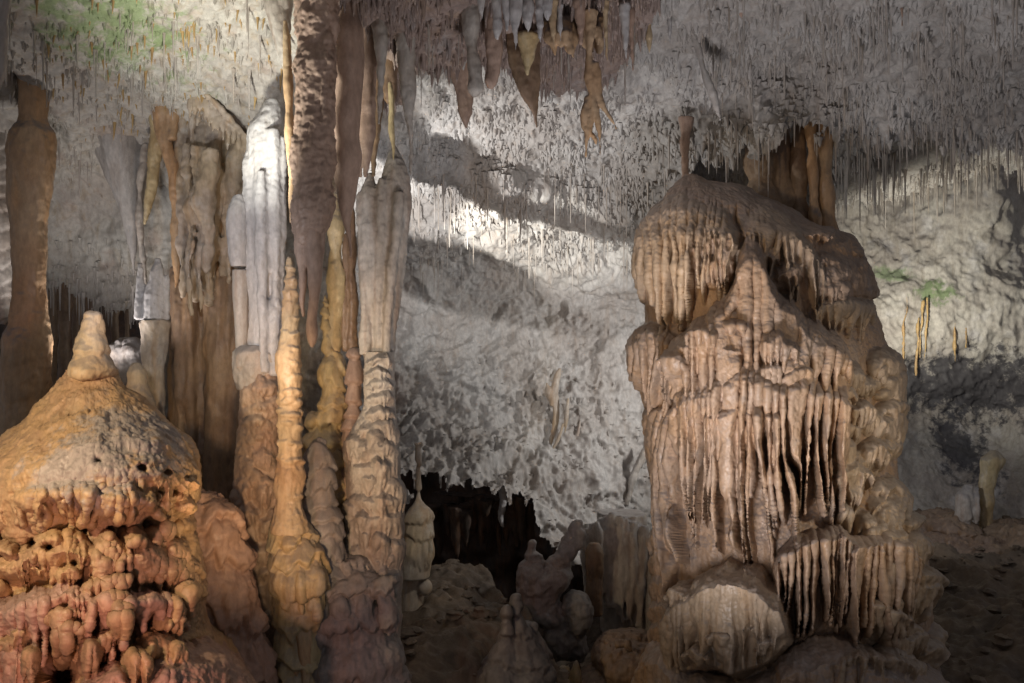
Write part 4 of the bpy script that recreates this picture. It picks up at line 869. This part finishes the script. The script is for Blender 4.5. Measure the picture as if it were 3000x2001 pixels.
t([(2080, 1180), (2180, 1150), (2300, 1180)], [(2080, 1500), (2180, 1580), (2300, 1520)], 0.66, 27, 1.0, 60, 0.5, 0.0, "main_drapery", 0.13, 0.4)
t([(1840, 1040), (1852, 985), (1880, 952), (1930, 948), (1985, 985)], [(1840, 1110), (1880, 1195), (1930, 1235), (1985, 1220)], 0.30, 17, 1.0, 30, 0.25, 0.0, "left_lobe", 0.2, 0.3)
t([(1868, 1190), (1910, 1200), (1960, 1200), (2000, 1180)], [(1890, 1560), (1950, 1660), (2000, 1680), (2000, 1700)], 0.36, 22, 1.0, 80, 0.3, 0.0, "left_drapery", 0.2, 0.3)
t([(1935, 1260), (2000, 1230)], [(1960, 1800), (2000, 1840)], 0.42, 28, 1.0, 80, 0.3, 0.0, "left_drapery", 0.2, 0.3)
t([(2268, 1640), (2310, 1585), (2380, 1550), (2450, 1545), (2520, 1600)], [(2268, 1790), (2330, 1850), (2400, 1830), (2470, 1790), (2520, 1800)], 0.66, 21, 1.0, 34, 0.35, 0.0, "lower_drapery", 0.2, 0.2)
t([(2440, 1640), (2480, 1575), (2560, 1555), (2620, 1570), (2660, 1640)], [(2450, 1850), (2520, 1880), (2600, 1890), (2660, 1860)], 0.70, 20, 1.0, 36, 0.35, 0.0, "lower_drapery", 0.2, 0.2)
t([(1985, 1830), (2010, 1740), (2070, 1680), (2150, 1645), (2230, 1660), (2290, 1730), (2322, 1830)], [(1985, 2010), (2090, 1960), (2180, 2000), (2260, 1960), (2322, 1880)], 0.72, 34, 0.3, 70, 0.15, 0.2, "boulder_dome")
t([(1908, 1930), (1940, 1880), (1990, 1850), (2060, 1950), (2150, 1990), (2250, 1960), (2330, 1880), (2420, 1850), (2520, 1880), (2620, 1920), (2720, 1960), (2790, 2020)], [(1908, 2300), (2790, 2300)], 0.74, 46, 0.3, 90, 0.2, 0.05, "foot_dome")
t([(2400, 1930), (2480, 1890), (2560, 1900), (2650, 1940)], [(2400, 2080), (2650, 2090)], 0.84, 19, 1.0, 30, 0.3, 0.05, "foot_drapery")
for y in (1530, 1600, 1670, 1740, 1810):
    t([(1908, y + 40), (1930, y + 6), (1960, y), (1990, y + 30)], [(1908, y + 80), (1950, y + 96), (1990, y + 90)], 0.26, 30, 0.4, 34, 0.3, 0.3, "left_knobs")
fx = lambda lo, hi: (lambda R: R.uniform(lo, hi))
r.knobs(9, (2400, 2540), (700, 860), (24, 50), (40, 90), (0.20, 0.30), 20, "dome_knobs", 30, 0.6)
r.knobs(12, (1990, 2400), (600, 760), (26, 60), (50, 130), (0.18, 0.30), 18, "cap_knobs", 30, 0.8)
r.knobs(9, (2000, 2420), (900, 1060), (22, 60), (60, 150), (0.50, 0.62), 20, "dome_knobs", 40, 0.5)
r.knobs(12, (2440, 2610), (1000, 1200), (30, 56), (60, 120), (0.24, 0.44), 17, "flank_knobs", 30, 0.8)
r.knobs(18, (2440, 2625), (1180, 1500), (26, 52), (70, 150), (0.28, 0.50), 16, "flank_knobs", 30, 0.9)
r.knobs(16, (2530, 2715), (1480, 1780), (28, 52), (70, 150), (0.36, 0.60), 16, "flank_knobs", 30, 0.9)
r.knobs(14, (2560, 2760), (1760, 2000), (28, 50), (80, 140), (0.40, 0.66), 16, "flank_knobs", 30, 0.9)
r.knobs(9, (2030, 2290), (1690, 1880), (26, 60), (40, 100), (0.70, 0.79), 26, "boulder_knobs", 40, 0.35)
r.skin(M['massif'], DM, root, mats={"flank_knob": M['massify'], "upper_drapery": M['massify'], "boulder_dome": M['massify'], "boulder_knob": M['massify'], "side_drapery": M['massify'], "foot_drapery": M['massify']})
print("massif", round(time.time() - T0, 1))

# --- things in the middle hollow
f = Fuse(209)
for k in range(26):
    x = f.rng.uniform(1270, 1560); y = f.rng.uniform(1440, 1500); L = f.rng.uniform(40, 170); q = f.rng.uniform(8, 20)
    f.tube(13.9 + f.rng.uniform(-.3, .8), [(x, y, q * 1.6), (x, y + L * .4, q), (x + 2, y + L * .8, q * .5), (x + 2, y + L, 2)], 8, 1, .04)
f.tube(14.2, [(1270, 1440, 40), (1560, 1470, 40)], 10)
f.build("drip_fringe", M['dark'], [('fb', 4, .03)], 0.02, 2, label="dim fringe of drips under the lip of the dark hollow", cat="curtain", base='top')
f = Fuse(210)
f.tube(11.0, [(1690, 1525, 8), (1684, 1560, 22), (1665, 1600, 34), (1640, 1650, 40), (1600, 1700, 60), (1580, 1760, 60), (1640, 1830, 66), (1670, 1900, 48), (1690, 1935, 20)], 16, 0.9, .05)
f.tube(11.0, [(1558, 1590, 4), (1560, 1620, 12), (1570, 1660, 30), (1560, 1720, 50), (1600, 1780, 50)], 12)
f.blob(1690, 1800, 10.9, 44, 60, .25); f.blob(1560, 1700, 11, 50, 60, .25); f.blob(1640, 1880, 10.9, 50, 50, .2)
f.build("leaning_boulder", M['grey'], [('fb', 2.5, 0.10), ('ri', 6, 0.06), ('fb', 16, 0.02)], 0.016, 1, label="ragged grey leaning rock with a small spike beside the dark hollow", cat="rock")
root = thing("flowstone_curtain", tuple(P(1810, 1900, 11.4)), "organ-pipe flowstone curtain with an orange stub left of the massif", "curtain")
f = Fuse(211)
f.tube(11.5, [(1740, 1590, 14), (1742, 1610, 24), (1742, 1680, 26), (1740, 1760, 26), (1742, 1800, 24)], 12)
f.build("brown_stub", M['brown'], STD, 0.016, 2, parent=root)
f = Fuse(212)
f.curtain(11.7, [(1700, 1560), (1800, 1500), (1930, 1560)], [(1720, 1760), (1810, 1800), (1900, 1900)], 13, 0.0, 0.65, 0, 45, 1.0, 0.5, .03)
f.tube(12.2, [(1820, 1500, 70), (1830, 1650, 80), (1850, 1850, 90)], 12)
f.build("organ_pipes", M['pale'], [('fb', 4, 0.03), ('fl', 9, 0.02, 0.2)], 0.016, 2, parent=root)
f = Fuse(213)
f.tube(9.0, [(1512, 1745, 9), (1512, 1790, 14), (1516, 1830, 22), (1522, 1880, 50), (1530, 1930, 78), (1530, 2200, 130)], 14, 1, .02)
f.tube(8.9, [(1484, 1780, 8), (1484, 1800, 17), (1484, 1850, 17), (1478, 1900, 40), (1475, 1960, 66), (1475, 2200, 100)], 14, 1, .02)
f.tube(9.1, [(1552, 1830, 20), (1558, 1870, 34), (1566, 1930, 50), (1570, 2200, 90)], 12, 1, .03)
f.build("stalagmite", M['darkgrey'], [('fb', 3, 0.05), ('wo', 6, 0.03), ('te', 4, .03), ('fb', 18, .012)], 0.014, 2, label="broad dark twin-tipped stalagmite at the bottom centre", cat="stalagmite")
f = Fuse(214)
f.blob(1840, 1930, 10.2, 100, 80, .6); f.blob(1880, 2000, 10.2, 110, 110, .5); f.blob(1800, 2020, 10.2, 110, 80, .5)
f.curtain(9.65, [(1780, 1870), (1850, 1870)], [(1790, 1900), (1850, 1910)], 6, 0, 0.6, 0, 8, layers=1)
f.build("flowstone_mound", M['brown'], [('fb', 2, 0.07), ('te', 3, 0.03), ('fb', 12, 0.02)], 0.016, 2, label="low brown domed flowstone left of the massif's foot", cat="flowstone mound")
for k, (x, y, r, h) in enumerate(((1622, 1930, 9, 80), (1650, 1955, 13, 60), (1687, 1936, 8, 30), (1664, 1950, 8, 60))):
    stal("stalagmite", 9.8, [[(x, y, r * 0.5), (x, y + 8, r), (x + 1, y + h * 0.5, r), (x, y + h, r * 1.8), (x, y + h + 80, r * 3)]], 'yellow',
         ["thin cream stalagmite at the bottom centre, leftmost of a small cluster", "stubby cream stalagmite, widest of the bottom centre cluster", "little cream stump set apart on the right of the bottom cluster", "thin cream stalagmite behind the stubby one"][k], 215 + k, cat="stalagmite", base=None, group="small cream stalagmites at the bottom centre", voxel=.012)
# drips on the back wall
G = "pale drips on the back wall"
stal("stalactite", 14.2, [[(1640, 1078, 3), (1634, 1100, 12), (1622, 1150, 14), (1618, 1190, 5)], [(1632, 1090, 4), (1630, 1160, 8), (1624, 1240, 7), (1614, 1290, 6), (1600, 1330, 6), (1596, 1350, 2)],
                          [(1636, 1160, 5), (1634, 1220, 6), (1620, 1280, 6), (1606, 1320, 4)], [(1600, 1120, 3), (1610, 1150, 14), (1612, 1175, 4)]], 'tancream', "cream blade-shaped drip cluster in the middle of the back wall", 220, [("fb", 5, 0.015)], group=G, wob=.02, voxel=.011)
stal("stalactite", 14.1, [[(1664, 1165, 3), (1660, 1210, 8), (1658, 1250, 4), (1655, 1270, 2)], [(1650, 1240, 3), (1634, 1290, 6), (1612, 1330, 5), (1606, 1360, 2)]], 'tancream', "smaller cream drip right of the blade-shaped cluster", 221, [("fb", 5, 0.01)], group=G, voxel=.011)
stal("stalactite", 14.3, [[(1700, 1230, 3), (1690, 1290, 6), (1672, 1350, 3)]], 'pale', "faint thin drip on the back wall right of the cream ones", 222, group=G)
stal("stalactite", 14.0, [[(1906, 1280, 4), (1880, 1340, 12), (1855, 1400, 9), (1835, 1480, 6)]], 'pale', "slanting pale fin on the back wall beside the massif", 223, group=G)
stal("stalactite", 13.6, [[(1468, 1390, 8), (1474, 1430, 12), (1472, 1480, 9), (1466, 1520, 5), (1474, 1545, 2)]], 'white', "white ear-shaped stalactite at the lip of the dark hollow", 224)
# right chamber formations
root = thing("limestone_column", tuple(P(2880, 1620, 14.2)), "pale hourglass column with hanging side drips in the side chamber", "column")
f = Fuse(230)
f.tube(14.2, [(2912, 1318, 12), (2905, 1350, 30), (2892, 1400, 26), (2884, 1480, 25), (2890, 1560, 20), (2900, 1640, 26)], 12, 0.8, .02)
f.build("shaft", M['yellow'], STD, 0.018, 2, parent=root)
f = Fuse(231)
f.tube(14.0, [(2840, 1420, 12), (2826, 1450, 22), (2824, 1520, 24), (2830, 1600, 28), (2850, 1660, 40)], 12, 0.8, .02)
f.curtain(13.9, [(2820, 1430), (2870, 1425)], [(2840, 1520), (2866, 1540)], 4, 0, .8, 0, 12)
f.build("side_drips", M['pale'], STD, 0.018, 2, parent=root)
stal("stalagmite", 9.6, [[(2968, 1935, 10), (2970, 1950, 20), (2972, 1990, 24), (2974, 2100, 34)]], 'yellow', "stubby cream stalagmite in the lower right corner", 232, cat="stalagmite", base=None)
stal("stalagmite", 9.7, [[(3005, 1960, 8), (3005, 1990, 16), (3005, 2100, 26)]], 'grey', "grey stump at the very right picture edge", 233, cat="stalagmite", base=None)
f = Fuse(234)
f.curtain(13.2, [(2745, 1720), (2900, 1710)], [(2750, 1795), (2895, 1790)], 16, 0, 0.5, 0, 16, layers=1)
f.blob(2820, 1700, 13.4, 100, 26, .3)
f.build("flowstone_curtain", M['brown'], STD, 0.018, 2, label="low dark fringe of drips along the ledge of the side chamber floor", cat="curtain")
f = Fuse(235)
for (x, y, rx, ry, dd) in ((2800, 1640, 160, 70, 13.8), (2960, 1600, 130, 60, 14.2), (2760, 1560, 80, 60, 14.4), (3080, 1640, 140, 90, 13.6)):
    f.blob(x, y, dd, rx, ry, .8)
f.build("rock_ledge", M['brown'], [('fb', 1.5, 0.16), ('ri', 4, 0.07), ('te', 2, 0.05), ('fb', 14, 0.02)], 0.022, 2, label="rough grey rock ledge on the side chamber floor", cat="rock ledge")
for k, (x, y, t, r) in enumerate(((2652, 870, 1080, 5), (2700, 880, 1050, 6), (2716, 870, 1060, 5), (2800, 890, 1060, 6), (2836, 880, 1020, 4), (2690, 930, 1100, 4))):
    r *= 0.55
    stal("stalactite", float(S5.d(x, (y + t) / 2)[0]) - 0.07, [[(x + 4, y, r * 0.7), (x + 1, y + 60, r), (x - 4, (y + t) / 2 + 20, r), (x - 6, t, 2)]], 'ochre',
         ["wavy ochre trickle on the chamber wall nearest the massif", "ochre trickle under the dark green stain, left of a pair", "ochre trickle under the dark green stain, right of a pair", "broad ochre trickle right of the green stain", "faint ochre trickle furthest right on the chamber wall", "short low ochre trickle reaching the black stain"][k],
         240 + k, group="ochre trickles on the chamber wall", wob=.05, voxel=.014)

# ------------------------------------------------------------------ nubs and straws
def cones(rows, n=5):
    """rows: (x, y, z, radius, length, lean x, lean y) -> merged little hanging cones"""
    A = np.array(rows); k = len(A); th = np.arange(n) / n * 2 * math.pi
    prof = ((-0.12, 1.25), (0.25, 0.75), (0.7, 0.42))
    V = np.empty((k, len(prof) * n + 1, 3))
    for j, (t, rr) in enumerate(prof):
        for a in range(n):
            V[:, j * n + a, 0] = A[:, 0] + A[:, 3] * rr * math.cos(th[a]) + A[:, 5] * max(t, 0)
            V[:, j * n + a, 1] = A[:, 1] + A[:, 3] * rr * math.sin(th[a]) + A[:, 6] * max(t, 0)
            V[:, j * n + a, 2] = A[:, 2] - A[:, 4] * t
    V[:, -1, 0] = A[:, 0] + A[:, 5]; V[:, -1, 1] = A[:, 1] + A[:, 6]; V[:, -1, 2] = A[:, 2] - A[:, 4]
    m = len(prof) * n + 1; base = np.arange(k)[:, None, None] * m
    q = []
    for j in range(len(prof) - 1):
        for a in range(n):
            b = (a + 1) % n; q.append((j * n + a, (j + 1) * n + a, (j + 1) * n + b, j * n + b))
    Q = (np.array(q)[None] + base).reshape(-1, 4)
    t = [((len(prof) - 1) * n + a, m - 1, (len(prof) - 1) * n + (a + 1) % n) for a in range(n)]
    T = (np.array(t)[None] + base).reshape(-1, 3)
    return V.reshape(-1, 3), Q, T
def scatter(V, R, k, cond):
    px = V[:, 0] / V[:, 1] * F + 1500; py = 1000.5 - V[:, 2] / V[:, 1] * F
    wt = cond(px, py).astype(float) * V[:, 1] ** 0.5; wt /= wt.sum()
    i = R.choice(len(V), k, replace=False, p=wt); return V[i], px[i], py[i]
R = np.random.RandomState(77)
def nubs(name, V, k, cond, m, label, r=(0.010, 0.024), l=(0.03, 0.13)):
    q, px, py = scatter(V, R, k, cond)
    s = R.uniform(0, 1, k) ** 2
    rows = np.stack([q[:, 0], q[:, 1], q[:, 2] + 0.01, r[0] + (r[1] - r[0]) * s, l[0] + (l[1] - l[0]) * s * R.uniform(0.6, 1.2, k), R.normal(0, 0.012, k), R.normal(0, 0.012, k)], 1)
    VV, Q, T = cones(rows); me = mesh_np(name, VV, Q, T)
    finish(name, me, VV, m, kind='stuff', label=label)
clump = lambda px, py, f=60: np.clip(0.55 + 1.7 * nz(px, py, f, 21), 0.02, 1.4)
nubs("stalactite_nubs", V1, 15000, lambda px, py: clump(px, py) ** 1.5 * (sst(800, 600, py) * (py > -60) + 0.05 * (py > 1000)), M['ceil'], "dense crust of tiny stalactites over the ceiling and back wall", (0.014, 0.045), (0.025, 0.12))
nubs("stalactite_nubs", V2, 3500, lambda px, py: clump(px, py), M['ceil'], "tiny stalactites on the far grey ceiling", (0.012, 0.022), (0.05, 0.14))
nubs("stalactite_nubs", V3, 1600, lambda px, py: clump(px, py) * (py > -60), M['ledge'], "tiny stalactites on the brown ledge", (0.012, 0.03), (0.05, 0.2))
nubs("stalactite_nubs", V4, 2600, lambda px, py: clump(px, py) * (sst(620, 430, py) + 0.5 * (py > 700) * (px < 480)) * sst(820, 600, px), M['ceil_left'], "tiny stalactites on the left ceiling", (0.01, 0.024), (0.04, 0.12))
nubs("stalactite_nubs", V4, 420, lambda px, py: clump(px, py, 90) * (py < 420) * (px > 60), M['ochre'], "tiny ochre stalactites on the left ceiling", (0.008, 0.018), (0.05, 0.2))
# loose stones lying on the floor
g = Fuse(300); px = FV[:, 0] / FV[:, 1] * F + 1500
cand = FV[(FV[:, 1] > 7.5) & (FV[:, 1] < 15) & (px > 1150) & (px < 3200)]
for i in R.choice(len(cand), 800, replace=False):
    p = cand[i]; q = 0.02 + 0.12 * R.uniform(0, 1) ** 4; ph = np.linspace(0.05, 3.09, 6)
    C = np.stack([np.full(6, p[0]) + R.normal(0, q * .15, 6), np.full(6, p[1]) + R.normal(0, q * .15, 6), p[2] + q * .25 + q * R.uniform(.4, .8) * np.cos(ph)], 1)
    g.ring(C, q * np.sin(ph) * R.uniform(.75, 1.25, 6), q * np.sin(ph) * R.uniform(.75, 1.25, 6), 7)
VV = np.concatenate(g.V); VV += 0.02 * np.stack([pn(VV * 17, 1), pn(VV * 17, 2), pn(VV * 17, 3)], 1)
me = mesh_np("rubble", VV, np.concatenate(g.Q), np.concatenate(g.T)); me.polygons.foreach_set("use_smooth", np.zeros(len(me.polygons), bool))
finish("rubble", me, VV, M['floor'], kind='stuff', label="loose stones and broken calcite scattered over the floor")
# soda straws
straws = []
def add_straws(V, k, cond, l, r):
    q, px, py = scatter(V, R, k, cond)
    for a in q:
        L = l[0] * 0.5 + (l[1] * 1.25 - l[0] * 0.5) * R.uniform(0, 1) ** 2.2 ; straws.append((a[0], a[1], a[2], R.uniform(*r), L))
add_straws(V1, 360, lambda px, py: (px > 1200) * (px < 1980) * (py > 480) * (py < 800) * clump(px, py), (0.12, 0.5), (0.006, 0.010))
add_straws(V1, 900, lambda px, py: (px > 2050) * (py > -30) * (py < 410) * clump(px, py), (0.10, 0.34), (0.006, 0.010))
add_straws(V1, 220, lambda px, py: (px > 1900) * (py > 370) * (py < 470), (0.12, 0.4), (0.006, 0.011))
add_straws(V2, 420, lambda px, py: (px > 2450) * (py > 400) * clump(px, py), (0.2, 0.6), (0.008, 0.013))
add_straws(V3, 60, lambda px, py: (px > 1220) * (py > 60), (0.12, 0.35), (0.005, 0.009))
add_straws(V4, 240, lambda px, py: (px < 840) * (py > -30) * (py < 480) * clump(px, py), (0.10, 0.35), (0.005, 0.009))
add_straws(V4, 180, lambda px, py: (px < 420) * (py > 780) * (py < 960), (0.1, 0.35), (0.007, 0.013))
straws.sort(key=lambda s: -s[3] * s[4] / s[1] ** 2)
def straw_mesh(seed):
    RR = np.random.RandomState(seed); n = 6; k = 7; f = Fuse(seed)
    z = np.linspace(0.02, -1, k); C = np.stack([RR.normal(0, 0.0, k), RR.normal(0, 0.0, k), z], 1)
    r = np.linspace(1.5, 0.55, k) * RR.uniform(0.85, 1.15, k); r[0] = 2.6
    f.ring(C, r, r, n); return mesh_np("soda_straw", f.V[0], f.Q[0], f.T[0])
protos = [straw_mesh(i) for i in range(4)]
for p in protos: p.materials.append(M['straw'])
for i, (x, y, z, r, L) in enumerate(straws[:300]):
    o = bpy.data.objects.new("soda_straw", protos[i % 4]); COL.objects.link(o)
    o.location = (x, y, z); o.scale = (r, r, L); o.rotation_euler = (0, 0, i * 1.7)
    o["label"] = "thin pale soda straw, one of hundreds hanging on the ceiling"; o["category"] = "soda straw"; o["group"] = "soda straws hanging from the cave ceiling"
rest = straws[300:]
A = np.array(rest)
VV, Q, T = cones(np.stack([A[:, 0], A[:, 1], A[:, 2], A[:, 3] * 1.1, A[:, 4], np.zeros(len(A)), np.zeros(len(A))], 1))
me = mesh_np("soda_straws", VV, Q, T); finish("soda_straws", me, VV, M['straw'], kind='stuff', label="countless fine soda straws hanging from the ceiling")
print("total", round(time.time() - T0, 1), "verts", sum(n for _, n in STAT), "objs", len(bpy.data.objects))
